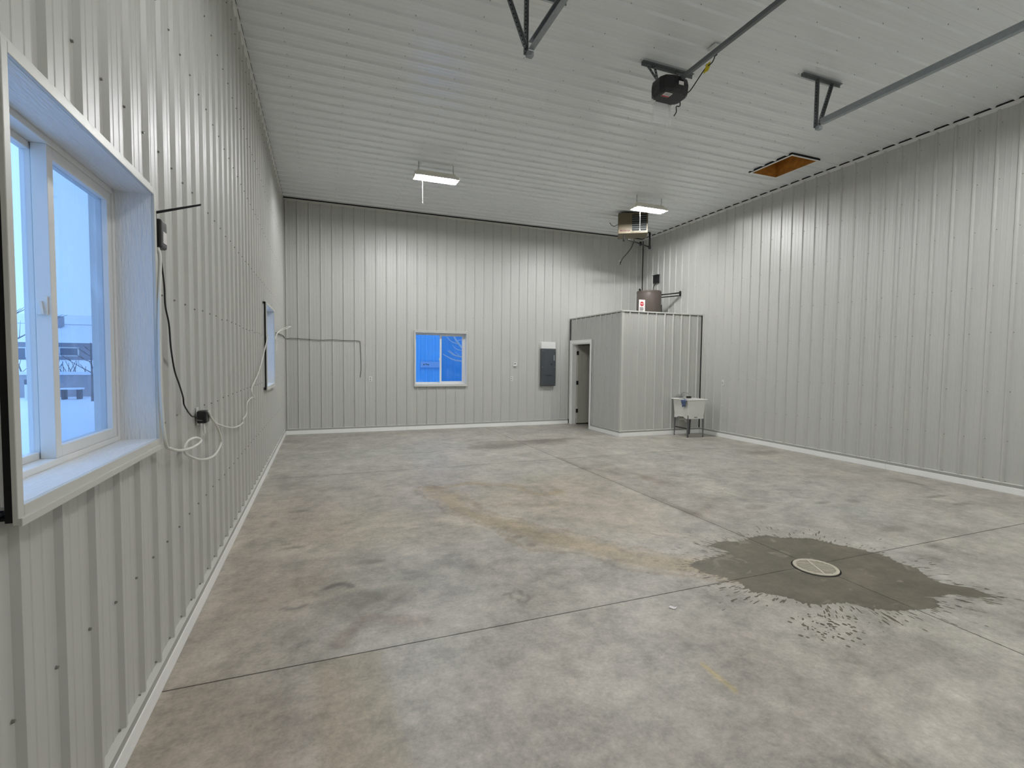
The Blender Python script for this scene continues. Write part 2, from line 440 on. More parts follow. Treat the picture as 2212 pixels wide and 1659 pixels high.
def floor_tint(x, y):
    c = np.ones(x.shape + (3,))
    def mul(mask, col):
        for k in range(3): c[..., k] *= 1 + mask * (col[k] - 1)
    wx = x + 0.5 * (fbm(x * 1.3, y * 1.3, 3) - .5); wy = y + 0.5 * (fbm(x * 1.3 + 40, y * 1.3, 5) - .5)
    n1, n2, n3 = fbm(wx * .55, wy * .55, 11), fbm(wx * .8 + 9, wy * .8, 23), fbm(wx * 2.2, wy * 2.2, 37)
    mul(np.clip((n1 - .45) * 3, 0, 1), (1.03, .992, .97))           # pinkish areas
    mul(np.clip((n2 - .5) * 3, 0, 1), (.92, .97, .975))              # cool grey areas
    mul(np.clip((n3 - .50) * 3.2, 0, 1), (.84, .84, .83))           # darker mottling
    mul(np.clip((fbm(wx * 3.1, wy * 3.1, 57) - .56) * 5, 0, 1), (1.13, 1.13, 1.12))
    fine = fbm(x * 9, y * 9, 71)
    c *= (0.90 + 0.2 * fine)[..., None]
    # pale warm area along the left wall
    mul(sm(seg_dist(wx, wy, [(.3, 6.2), (.5, 4.9), (.25, 3.0), (.3, 1.8)]), .15, .9), (1.04, 1.0, .97))
    mul(sm(seg_dist(wx, wy, [(1.0, 4.9), (1.8, 4.6)]), .2, .8), (1.07, 1.03, .95))
    # brown water stain from the middle towards the drain
    d = seg_dist(wx, wy, [(2.1, 6.0), (2.24, 5.6), (2.25, 4.95), (2.45, 4.5), (2.68, 4.05), (2.9, 3.6), (3.2, 3.2), (3.6, 2.9)])
    dd = d + .12 * (n3 - .5) * 2
    mul(sm(dd, .05, .22), (.90, .80, .64)); mul(sm(np.abs(dd - .2), .004, .035), (.84, .76, .66))
    d = seg_dist(wx, wy, [(2.1, 6.05), (2.71, 6.09), (3.07, 5.8), (3.2, 5.5), (3.6, 5.4)]) + .1 * (n3 - .5) * 2
    mul(sm(d, .02, .16), (.92, .82, .66))
    mul(sm(seg_dist(wx, wy, [(2.5, 5.2), (2.86, 5.05), (3.3, 4.9)]), .0, .12), (.86, .84, .78))
    mul(sm(seg_dist(wx, wy, [(3.0, 5.3), (3.6, 4.2), (3.8, 5.8)]), .2, .9), (1.05, 1.0, .92))
    # dark stains
    mul(sm(seg_dist(wx, wy, [(3.5, 8.75), (4.42, 8.84), (5.1, 8.85)]), .02, .35), (.66, .63, .62))
    mul(sm(seg_dist(wx, wy, [(3.6, 9.1), (5.5, 9.0)]), .0, .12), (.78, .74, .7))
    mul(sm(seg_dist(wx, wy, [(5.0, 5.67), (5.05, 5.43)]), .03, .22), (.74, .69, .66))
    dj = np.abs(x - JX - .03) * 1.0
    mul(sm(dj, .0, .10) * ((y > 3.0) & (y < 7.4)) * np.clip(fbm(x * 4, y * 1.2, 91) * 1.6 - .3, 0, 1), (.58, .54, .50))
    mul(sm(seg_dist(wx, wy, [(4.75, 6.6), (4.75, 5.0), (4.8, 4.2)]), .05, .55) * np.clip(n3 * 2 - .6, 0, 1), (.80, .74, .70))
    # mottled grey working area
    g = sm(seg_dist(wx, wy, [(1.1, 3.4), (1.2, 3.8), (1.7, 3.8), (2.2, 3.65), (2.6, 3.3)]), .1, .6)
    mul(g * np.clip((fbm(x * 5.5, y * 5.5, 101) - .42) * 4, 0, 1), (.72, .73, .73))
    mul(sm(seg_dist(wx, wy, [(1.1, 3.36), (1.2, 3.4)]), .02, .2), (.76, .76, .74))
    mul(sm(seg_dist(wx, wy, [(.9, 2.9), (1.05, 3.1), (1.25, 3.0)]), .01, .09), (.80, .74, .70))
    # tan band near the lens
    mul(sm(np.abs(x - .92 + .05 * (y - 2)), .12, .22) * (y < JY[0]), (.90, .855, .77))
    mul(sm(seg_dist(wx, wy, [(.05, 2.6), (.4, 2.3), (.3, 1.6)]), .1, .6), (.98, .95, .93))
    # boot and tyre scuffs
    def ring(cx, cy, r, w, a0, a1, k):
        an = np.arctan2(y - cy, x - cx); q = np.abs(np.hypot(x - cx, y - cy) - r)
        mul(sm(q, w * .2, w) * ((an > a0) & (an < a1)), (k, k, k))
    ring(.86, 3.58, .085, .045, .1, 2.9, .45); ring(.58, 3.46, .07, .03, -3.0, -.2, .6)
    for (cx, cy, a, b) in [(.53, 4.52, .12, .035), (.45, 4.62, .06, .03), (.5, 5.6, .12, .06), (.3, 5.25, .05, .12), (1.45, 4.73, .06, .03), (1.59, 4.66, .07, .03), (1.82, 4.67, .09, .03),
                           (2.43, 4.12, .07, .05), (2.47, 3.9, .06, .05), (7.8, 3.7, .25, .05), (8.3, 4.3, .08, .3), (7.7, 3.4, .2, .05), (6.2, 3.98, .15, .05), (6.6, 3.9, .12, .08),
                           (5.86, 2.67, .12, .05), (5.5, 2.5, .1, .1), (2.9, 1.27, .03, .06), (2.94, 1.18, .05, .05), (8.2, 6.6, .5, .25), (5.3, 4.1, .2, .1), (6.0, 3.1, .25, .1), (1.1, 4.0, .15, .06)]:
        q = np.hypot((x - cx) / a, (y - cy) / b) + .6 * (n3 - .5)
        mul(sm(q, .5, 1.1), (.70, .68, .66))
    mul(sm(np.hypot(x - 4.64, y - 2.47), .02, .13), (.8, .62, .4))
    # rectangular rub mark and a strip of old yellow tape glue
    mul(sm(seg_dist(x, y, [(1.94, 3.12), (2.03, 3.14), (2.07, 3.01), (2.0, 2.96), (1.94, 3.12)]), .004, .022), (.62, .60, .57))
    mul(sm(seg_dist(x, y, [(2.66, 2.01), (2.645, 1.9), (2.66, 1.79)]), .006, .024), (1.25, 1.12, .70))
    return np.clip(c, .1, 1.6)

def concrete(name, wet=False):
    m = bpy.data.materials.new(name); m.use_nodes = True
    nt = m.node_tree; b = nt.nodes['Principled BSDF']; L = nt.links.new
    geo = nt.nodes.new('ShaderNodeNewGeometry')
    n = nt.nodes.new('ShaderNodeTexNoise'); n.inputs['Scale'].default_value = 9; n.inputs['Detail'].default_value = 12; n.inputs['Roughness'].default_value = .78
    n2 = nt.nodes.new('ShaderNodeTexNoise'); n2.inputs['Scale'].default_value = 2.6; n2.inputs['Detail'].default_value = 6
    L(geo.outputs['Position'], n.inputs['Vector']); L(geo.outputs['Position'], n2.inputs['Vector'])
    r = nt.nodes.new('ShaderNodeValToRGB'); k = .33 if wet else 1.0
    lo, hi = srgb(121, 117, 109), srgb(214, 208, 197)
    tw = (1, .93, .77) if wet else (1, 1, 1)
    r.color_ramp.elements[0].color = tuple(lo[i] * k * tw[i] for i in range(3)) + (1,); r.color_ramp.elements[0].position = .28
    r.color_ramp.elements[1].color = tuple(hi[i] * k * tw[i] for i in range(3)) + (1,); r.color_ramp.elements[1].position = .72
    mixn = nt.nodes.new('ShaderNodeMath'); mixn.operation = 'MULTIPLY_ADD'; mixn.inputs[1].default_value = .62
    half = nt.nodes.new('ShaderNodeMath'); half.operation = 'MULTIPLY'; half.inputs[1].default_value = .38
    L(n2.outputs[0], half.inputs[0]); L(n.outputs[0], mixn.inputs[0]); L(half.outputs[0], mixn.inputs[2]); L(mixn.outputs[0], r.inputs[0])
    if wet:
        n4 = nt.nodes.new('ShaderNodeTexNoise'); n4.inputs['Scale'].default_value = 3.4; n4.inputs['Detail'].default_value = 5; n4.inputs['Distortion'].default_value = 1.2
        L(geo.outputs['Position'], n4.inputs['Vector'])
        r4 = nt.nodes.new('ShaderNodeValToRGB'); r4.color_ramp.elements[0].position = .60; r4.color_ramp.elements[1].position = .72
        L(n4.outputs[0], r4.inputs[0])
        mx = nt.nodes.new('ShaderNodeMix'); mx.data_type = 'RGBA'; mx.inputs[7].default_value = srgb(150, 144, 128)
        L(r4.outputs[0], mx.inputs[0]); L(r.outputs[0], mx.inputs[6]); L(mx.outputs[2], b.inputs['Base Color'])
        b.inputs['Roughness'].default_value = .42; b.inputs['Specular IOR Level'].default_value = .35
    else:
        at = nt.nodes.new('ShaderNodeAttribute'); at.attribute_name = 'tint'
        mx = nt.nodes.new('ShaderNodeMix'); mx.data_type = 'RGBA'; mx.blend_type = 'MULTIPLY'; mx.inputs[0].default_value = 1
        n5 = nt.nodes.new('ShaderNodeTexNoise'); n5.inputs['Scale'].default_value = 42; n5.inputs['Detail'].default_value = 6; n5.inputs['Roughness'].default_value = .7
        L(geo.outputs['Position'], n5.inputs['Vector'])
        r5 = nt.nodes.new('ShaderNodeValToRGB'); r5.color_ramp.elements[0].position = .3; r5.color_ramp.elements[1].position = .66
        r5.color_ramp.elements[0].color = (.80, .80, .79, 1); r5.color_ramp.elements[1].color = (1.06, 1.06, 1.06, 1)
        L(n5.outputs[0], r5.inputs[0])
        m5 = nt.nodes.new('ShaderNodeMix'); m5.data_type = 'RGBA'; m5.blend_type = 'MULTIPLY'; m5.inputs[0].default_value = 1
        L(r.outputs[0], m5.inputs[6]); L(r5.outputs[0], m5.inputs[7])
        L(m5.outputs[2], mx.inputs[6]); L(at.outputs['Color'], mx.inputs[7]); L(mx.outputs[2], b.inputs['Base Color'])
        rr = nt.nodes.new('ShaderNodeMapRange'); rr.inputs[3].default_value = .34; rr.inputs[4].default_value = .60
        L(n2.outputs[0], rr.inputs[0]); L(rr.outputs[0], b.inputs['Roughness'])
    bp = nt.nodes.new('ShaderNodeBump'); bp.inputs['Strength'].default_value = .25; bp.inputs['Distance'].default_value = .004
    L(n.outputs[0], bp.inputs['Height']); L(bp.outputs[0], b.inputs['Normal'])
    return m
M['concrete'] = concrete('stained_concrete'); M['wet'] = concrete('wet_concrete', True)
fl = struct(MB().box(0, W, F0, D, -0.12, -0.014).build('floor', M['dark']), 'stained concrete slab floor with saw-cut joints')
def slab(x0, x1, y0, y1):
    st = 0.028; g = 0.0027
    e_ = .006
    xs = np.concatenate([[x0 + g], np.linspace(x0 + g + e_, x1 - g - e_, int((x1 - x0) / st) + 2), [x1 - g]])
    ys = np.concatenate([[y0 + g], np.linspace(y0 + g + e_, y1 - g - e_, int((y1 - y0) / st) + 2), [y1 - g]])
    X, Y = np.meshgrid(xs, ys); nx, ny = len(xs), len(ys)
    co = np.zeros((ny * nx, 3)); co[:, 0] = X.ravel(); co[:, 1] = Y.ravel()
    idx = np.arange(nx * ny).reshape(ny, nx)
    q = np.stack([idx[:-1, :-1], idx[:-1, 1:], idx[1:, 1:], idx[1:, :-1]], -1).reshape(-1, 4)
    me = bpy.data.meshes.new('floor_slab')
    border = np.concatenate([idx[0, :], idx[1:, -1], idx[-1, -2::-1], idx[-2:0:-1, 0]])
    low = co[border].copy(); low[:, 2] = -0.013
    nb = len(border); base = nx * ny
    bi = np.arange(nb)
    sk = np.stack([border, border[(bi + 1) % nb], base + (bi + 1) % nb, base + bi], -1)
    allco = np.vstack([co, low]); faces = np.vstack([q, sk])
    me.from_pydata(allco.tolist(), [], faces.tolist()); me.update()
    tint = np.ones((len(allco), 4), np.float32)
    tint[:base, :3] = floor_tint(X, Y).reshape(-1, 3); tint[base:, :3] = .25; tint[border, :3] *= .6
    at = me.attributes.new('tint', 'FLOAT_COLOR', 'POINT'); at.data.foreach_set('color', tint.ravel())
    me.materials.append(M['concrete'])
    o = bpy.data.objects.new('floor_slab', me); COL.objects.link(o); o.parent = fl
yb = [F0, JY[0], JY[1], D]
for i in range(3):
    slab(0, JX, yb[i], yb[i + 1]); slab(JX, W, yb[i], yb[i + 1])

# ------------------------------------------------------------------ wet patch and floor drain
def poly_mesh(name, loops, z, m, parent=None):
    g = MB()
    for lp in loops:
        tri = tessellate_polygon([[Vector((p[0], p[1], 0)) for p in lp]])
        zz = z + 1e-6 * len(g.v) / 8
        g.add([(p[0], p[1], zz) for p in lp], [tuple(t) for t in tri])
    return g.build(name, m, parent)
PUD = [(3.47, 3.07), (3.62, 3.12), (3.87, 3.15), (4.0, 3.18), (3.94, 3.37), (4.13, 3.4), (4.29, 3.34), (4.53, 3.4), (4.65, 3.39), (4.73, 3.28), (4.97, 3.19), (5.04, 3.01), (5.13, 2.87), (5.19, 2.71), (5.15, 2.54), (5.16, 2.42), (5.05, 2.26), (5.04, 2.17), (5.16, 2.06), (5.14, 1.92), (4.99, 1.97), (4.92, 2.05), (4.71, 2.07), (4.69, 2.01), (4.57, 1.97), (4.38, 2.0), (4.25, 2.04), (4.14, 2.11), (4.07, 2.22), (3.94, 2.25), (3.86, 2.26), (3.8, 2.31), (3.75, 2.42), (3.67, 2.5), (3.59, 2.56), (3.61, 2.66), (3.62, 2.71), (3.58, 2.83), (3.51, 2.9)]
out = []
rp = random.Random(9)
for i, a in enumerate(PUD):
    b = PUD[(i + 1) % len(PUD)]
    L_ = math.hypot(b[0] - a[0], b[1] - a[1]); k = max(2, int(L_ / .014))
    nx_, ny_ = (b[1] - a[1]) / L_, -(b[0] - a[0]) / L_
    for j in range(k):
        t = j / k; d = rp.uniform(-.012, .012) + (rp.uniform(.01, .05) if rp.random() < .12 else 0)
        cx_, cy_ = a[0] + (b[0] - a[0]) * t, a[1] + (b[1] - a[1]) * t
        ox, oy = cx_ - 4.35, cy_ - 2.7; ol = math.hypot(ox, oy)
        out.append((cx_ + ox / ol * d, cy_ + oy / ol * d))
def cut_joints(o):
    bm = bmesh.new(); bm.from_mesh(o.data)
    for ax, v in ((0, JX), (1, JY[0])):
        for d in (-.0045, .0045):
            co = [0, 0, 0]; no = [0, 0, 0]; co[ax] = v + d; no[ax] = 1
            bmesh.ops.bisect_plane(bm, geom=bm.verts[:] + bm.edges[:] + bm.faces[:], plane_co=co, plane_no=no)
        bmesh.ops.delete(bm, geom=[f for f in bm.faces if abs(f.calc_center_median()[ax] - v) < .0045], context='FACES')
    bm.to_mesh(o.data); bm.free(); return o
pd = tag(cut_joints(poly_mesh('water_puddle', [out], 0.0008, M['wet'])), 'dark irregular wet patch spreading around the round floor drain', 'puddle')
loops = []
for i in range(330):
    an = rp.uniform(0, 2 * math.pi)
    j = rp.randrange(len(PUD)); a, b = PUD[j], PUD[(j + 1) % len(PUD)]; t = rp.random()
    ex, ey = a[0] + (b[0] - a[0]) * t, a[1] + (b[1] - a[1]) * t
    ox, oy = ex - 4.35, ey - 2.7; ol = math.hypot(ox, oy); ox /= ol; oy /= ol
    d = min(.45, rp.expovariate(9)) + .01
    ln, wd_ = rp.uniform(.008, .035) * (1.7 if rp.random() < .25 else 1), rp.uniform(.003, .008)
    cx_, cy_ = ex + ox * d + rp.uniform(-.04, .04), ey + oy * d + rp.uniform(-.04, .04)
    loops.append([(cx_ + ox * ln * math.cos(q) - oy * wd_ * math.sin(q), cy_ + oy * ln * math.cos(q) + ox * wd_ * math.sin(q)) for q in [k * math.pi / 4 for k in range(8)]])
for i in range(70):
    cx_, cy_ = rp.gauss(3.68, .12), rp.gauss(2.02, .07); r_ = rp.uniform(.004, .013)
    loops.append([(cx_ + r_ * math.cos(k * math.pi / 4), cy_ + 1.3 * r_ * math.sin(k * math.pi / 4)) for k in range(8)])
sp = tag(poly_mesh('water_splashes', loops, 0.0006, M['wet']), 'scattered water drips and splashes around the edge of the wet patch', 'water', kind='stuff')

dr = thing('floor_drain', (4.405, 2.70, 0), 'round pale slotted metal drain grate in the wet patch', 'drain')
MB().cyl((4.405, 2.70, 0.001), (4.405, 2.70, 0.0025), .172, n=40).build('recess', M['dark'], dr)
g = MB()
for i in range(48):
    a0, a1 = 2 * math.pi * i / 48, 2 * math.pi * (i + 1) / 48
    q = [(4.405 + r * math.cos(a), 2.70 + r * math.sin(a)) for r, a in ((.160, a0), (.160, a1), (.132, a1), (.132, a0))]
    g.prism([(x, y, .002) for x, y in q], [(x, y, .009) for x, y in q])
g.build('rim', M['drain'], dr)
ax_ = Vector((.89, -.45, 0)).normalized(); ay_ = Vector((.45, .89, 0)).normalized()
for k in range(-5, 6):
    o_ = k * .0235; hl = math.sqrt(.136 ** 2 - o_ * o_)
    c_ = Vector((4.405, 2.70, .0055)) + ay_ * o_
    MB().bar(c_ - ax_ * hl, c_ + ax_ * hl, .0115, .007).build('grate_bar', M['drain'], dr)
c_ = Vector((4.405, 2.70, .0065)); MB().bar(c_ - ay_ * .135, c_ + ay_ * .135, .014, .007).build('cross_bar', M['drain'], dr)

g = MB(); pts = [(2.88, 2.575), (2.905, 2.59), (2.915, 2.565), (2.935, 2.56), (2.912, 2.545), (2.895, 2.548)]
g.prism([(x, y, .0005) for x, y in pts], [(x, y, .006) for x, y in pts])
tag(g.build('paper_scrap', M['paper']), 'tiny torn white paper scrap on the floor near the wet patch', 'paper scrap')

# ------------------------------------------------------------------ baseboards and trims
def base_run(tagname, mapf, s0, s1, label, joints=()):
    o = None
    cuts = [s0] + list(joints) + [s1]
    root = thing(tagname, mapf((s0 + s1) / 2, 0, 0.015), label, 'baseboard', kind='structure')
    for a, b in zip(cuts[:-1], cuts[1:]):
        p, q = mapf(a + .0015, 0.0, 0.002), mapf(b - .0015, 0.083, 0.030)
        MB().box(p[0], q[0], p[1], q[1], p[2], q[2]).build('board', M['white_board'], root, bev=.003)
    p, q = mapf(s0, 0.083, 0.0), mapf(s1, 0.120, 0.026)
    MB().box(p[0], q[0], p[1], q[1], p[2], q[2]).build('metal_base_trim', M['trim_grey'], root)
    vs = [mapf(s0, .120, .028), mapf(s1, .120, .028), mapf(s1, .128, -.001), mapf(s0, .128, -.001)]
    MB().add(vs, [(0, 1, 2, 3)]).build('trim_ledge', M['trim'], root)
    return root
base_run('baseboard_left', mL, F0 + .03, D - .03, 'white baseboard under the left wall', (3.6, 7.3))
base_run('baseboard_back', mB, 0.03, BX - .037, 'white baseboard under the back wall window', (2.55, 5.0))
base_run('baseboard_right', mR, F0 + .03, BY - .03, 'white baseboard under the right wall', (2.2, 4.95))
base_run('baseboard_partition_side', mPL, BY - .03, DOORP[0] - .085, 'short white baseboard beside the partition doorway')
base_run('baseboard_partition_front', mPF, BX - .03, W - .03, 'white baseboard behind the utility sink', (7.9,))

n_trim = 0
def trim(g, label, m='trim', bev=0.0):
    global n_trim
    n_trim += 1
    return struct(g.build('trim_%d' % n_trim, M[m], bev=bev), label)
# ceiling edge angles and the dark joint above them
e, zb, zc = .030, H - .066, H - .023
trim(MB().box(0.0, .006, F0, D, zb, zc).box(0, e, F0, D, zc - .004, zc), 'ceiling edge angle along the left wall', 'white')
trim(MB().box(W - .006, W, F0, D, zb, zc).box(W - e, W, F0, D, zc - .004, zc), 'pale ceiling edge angle along the right wall', 'white')
trim(MB().box(0.006, W - .006, D - .006, D, zb, zc).box(e, W - e, D - e, D, zc - .004, zc), 'ceiling edge angle along the back wall', 'trim')
trim(MB().box(0, e - .004, F0, D, zc + .001, H - .001), 'dark gap along the left ceiling edge', 'gap')
trim(MB().box(W - e + .004, W, F0, D, zc + .001, H - .001), 'dark gap along the right ceiling edge', 'gap')
trim(MB().box(e, W - e, D - e - .014, D, zc + .001, H - .001), 'dark gap along the back ceiling edge', 'gap')
trim(MB().box(0.0, .014, D - .05, D - .02, .12, H - .04), 'dark corner joint between left and back walls', 'gap')
trim(MB().box(0.014, .034, D - .034, D, .12, H - .04), 'pale corner angle between left and back walls')
trim(MB().box(W - .03, W, D - .03, D, BZ, H - .04), 'pale corner angle between back and right walls')
trim(MB().box(W - .014, W, D - .060, D - .03, BZ, H - .07), 'dark corner joint between back and right walls', 'gap')

# ------------------------------------------------------------------ windows
def window(name, mapf, wr_, label, latch=True):
    s0, s1, t0, t1 = wr_
    root = thing(name, mapf((s0 + s1) / 2, t0, 0), label, 'window', kind='structure')
    def bx(nm, a, b, c, d, n0, n1, m, par=root, bev=0.0):
        p, q = mapf(a, c, n0), mapf(b, d, n1)
        return MB().box(p[0], q[0], p[1], q[1], p[2], q[2]).build(nm, M[m], par, bev=bev)
    tw, ts = .028, .046
    # casing: flat inner face and stepped outer flange
    for nm, a, b, c, d in (('casing', s0, s0 + tw, t0, t1), ('casing', s1 - tw, s1, t0, t1), ('casing', s0 + tw, s1 - tw, t1 - tw, t1), ('casing', s0 + tw, s1 - tw, t0, t0 + ts)):
        bx(nm, a, b, c, d, .040, .052, 'trim', bev=.002)
    bx('sill_flange', s0, s1, t0 - .004, t0 + .018, .050, .060, 'trim', bev=.002)
    bx('head_flange', s0, s1, t1 + .004, t1 + .026, .018, .034, 'trim', bev=.002)
    bx('head_joint', s0, s1, t1 - .001, t1 + .005, .0, .040, 'gap')
    bx('gap_shade_strip', s0 + .012, s0 + .020, t0 + .004, t1 - .004, .020, .040, 'gap')  # black strips imitate the shade in the gap behind the casing
    bx('gap_shade_strip', s0 + .02, s1 - .02, t0 + .008, t0 + .016, .0, .040, 'gap')
    i0, i1, j0, j1 = s0 + tw, s1 - tw, t0 + ts, t1 - tw
    bx('jamb_lining', i0 - .012, i0, j0, j1, -.105, .040, 'white_grain'); bx('jamb_lining', i1, i1 + .012, j0, j1, -.105, .040, 'white_grain')
    bx('head_lining', i0, i1, j1, j1 + .012, -.105, .040, 'white_grain'); bx('sill_lining', i0, i1, j0 - .012, j0, -.105, .040, 'white_grain')
    fw = .022
    for nm, a, b, c, d in (('frame', i0, i0 + fw, j0, j1), ('frame', i1 - fw, i1, j0, j1), ('frame', i0 + fw, i1 - fw, j1 - fw, j1), ('frame', i0 + fw, i1 - fw, j0, j0 + fw)):
        bx(nm, a, b, c, d, -.185, -.098, 'white', bev=.002)
    mid = (i0 + i1) / 2
    sash = thing('tmp', (0, 0, 0), '', None)
    def make_sash(a, b, n0, n1, rw, glassm):
        sx = bx('sash', a, a + rw, j0 + fw, j1 - fw, n0, n1, 'white', bev=.002)
        g = MB()
        for (p_, q_, c, d) in ((b - rw, b, j0 + fw, j1 - fw), (a + rw, b - rw, j1 - fw - rw, j1 - fw), (a + rw, b - rw, j0 + fw, j0 + fw + rw)):
            pp = bx('sash_rail', p_, q_, c, d, n0, n1, 'white', sx, bev=.002)
        nm = (n0 + n1) / 2
        bx('pane', a + rw, b - rw, j0 + fw + rw, j1 - fw - rw, nm - .002, nm + .002, glassm, sx)
        return sx
    make_sash(mid - .002, i1 - fw, -.148, -.104, .040, 'glass_screen')
    make_sash(i0 + fw, mid + .03, -.182, -.152, .024, 'glass')
    bpy.data.objects.remove(sash)
    if latch:
        z = (t0 + t1) / 2
        lt = bx('latch', mid - .010, mid - .002, z - .032, z + .032, -.144, -.112, 'white', bev=.002)
        p, q = mapf(mid - .012, z + .014, -.130), mapf(mid - .020, z - .030, -.122)
        MB().bar(p, q, .007, .007, up=mapf(0.3, 0.2, 1.0)).build('latch_lever', M['white'], lt)
    return root
window('window_1', mL, WIN1, 'large nearest sliding window in the left wall with deep white lining')
window('window_2', mL, WIN2, 'far narrow-looking window in the left wall towards the back corner')
window('window_3', mB, WIN3, 'square sliding window in the back wall with blue building beyond')

# ------------------------------------------------------------------ partition room
pth = .11
pl_ = struct(wall_slab('wall_partition_left', mPL, BY + .012, D - .01, 0, BZ - .02, [DOORP], pth, M['white_board']), 'grey steel side wall of the small corner room with doorway')
ribbed(pl_, mPL, 1, BY, D, PB, BZ - .03, 9.17, M['panel'], [DOORP])
screws(pl_, mPL, BY + .1, D, 9.17, [0.135, .66, 1.285, 1.93, 2.6], [(DOORP[0] - .1, DOORP[1] + .1, 0, 2.2)], r=.0055)
pf_ = struct(wall_slab('wall_partition_front', mPF, BX + pth + .001, W, 0, BZ - .02, [], pth, M['white_board']), 'grey ribbed steel front of the small corner room')
ribbed(pf_, mPF, 0, BX, W, PB, BZ - .03, 6.915, M['panel'])
screws(pf_, mPF, BX + .1, W, 6.915, [0.135, .66, 1.285, 1.92, 2.6], r=.0055)
struct(MB().box(BX, W, BY, D, BZ - .05, BZ - .02).build('ceiling_partition', M['trim']), 'flat roof of the small corner room under the tank')
trim(MB().box(BX - .014, BX + .06, BY - .014, D, BZ - .03, BZ), 'pale cap along the side wall of the small room', bev=.003)
trim(MB().box(BX + .06, W, BY - .014, BY + .06, BZ - .03, BZ), 'pale cap along the front wall of the small room', bev=.003)
trim(MB().box(BX - .006, BX + .05, BY - .006, BY - .001, .125, BZ - .03).box(BX - .006, BX - .001, BY - .001, BY + .055, .125, BZ - .03), 'pale corner angle of the small room')
trim(MB().box(W - .03, W - .016, BY - .02, BY - .001, .125, BZ - .03), 'dark corner joint between small room and right wall', 'gap')
trim(MB().box(W - .022, W, BY - .05, BY - .03, .125, BZ), 'pale angle between small room and right wall')
trim(MB().box(BX - .016, BX - .001, D - .055, D - .035, DOORP[3] + .1, BZ - .03), 'dark joint between small room and back wall', 'gap')

dp = thing('door_1', (BX, DOORP[1], 0), 'pale panelled door standing open in the small room doorway', 'door', kind='structure')
cw = .085
for a, b, c, d in ((DOORP[0] - cw, DOORP[0], 0, DOORP[3] + cw), (DOORP[1], DOORP[1] + cw, 0, DOORP[3] + cw), (DOORP[0], DOORP[1], DOORP[3], DOORP[3] + cw)):
    MB().box(BX - .035, BX + .001, a, b, c + .002, d).build('casing', M['white_board'], dp, bev=.003)
for a, b, c, d in ((DOORP[0], DOORP[0] + .02, 0, DOORP[3]), (DOORP[1] - .02, DOORP[1], 0, DOORP[3]), (DOORP[0] + .02, DOORP[1] - .02, DOORP[3] - .02, DOORP[3])):
    MB().box(BX - .018, BX + pth, a, b, c + .002, d).build('jamb', M['white_board'], dp)
MB().box(BX - .034, BX - .030, DOORP[0] - cw - .012, DOORP[0] - cw, .1, DOORP[3] + cw).build('casing_joint', M['gap'], dp)
dx0, dy = BX + pth + .004, DOORP[1] - .062
slabo = MB().box(dx0, dx0 + .87, dy, dy + .036, .03, 2.03).build('door_leaf', M['door'], dp, bev=.002)
for a, b, c, d in ((.0, .11, .03, 2.03), (.76, .87, .03, 2.03), (.11, .76, 1.90, 2.03), (.11, .76, .03, .25), (.11, .76, 1.40, 1.52), (.39, .48, .25, 1.40)):
    MB().box(dx0 + a, dx0 + b, dy - .007, dy, c, d).build('stile', M['door'], slabo, bev=.002)
for z in (.35, 1.07, 1.83):
    hg = MB().box(dx0 - .03, dx0 + .03, dy - .011, dy - .001, z - .05, z + .05); hg.cyl((dx0 - .004, dy - .014, z - .05), (dx0 - .004, dy - .014, z + .05), .009, n=10)
    hg.build('hinge', M['black'], dp)

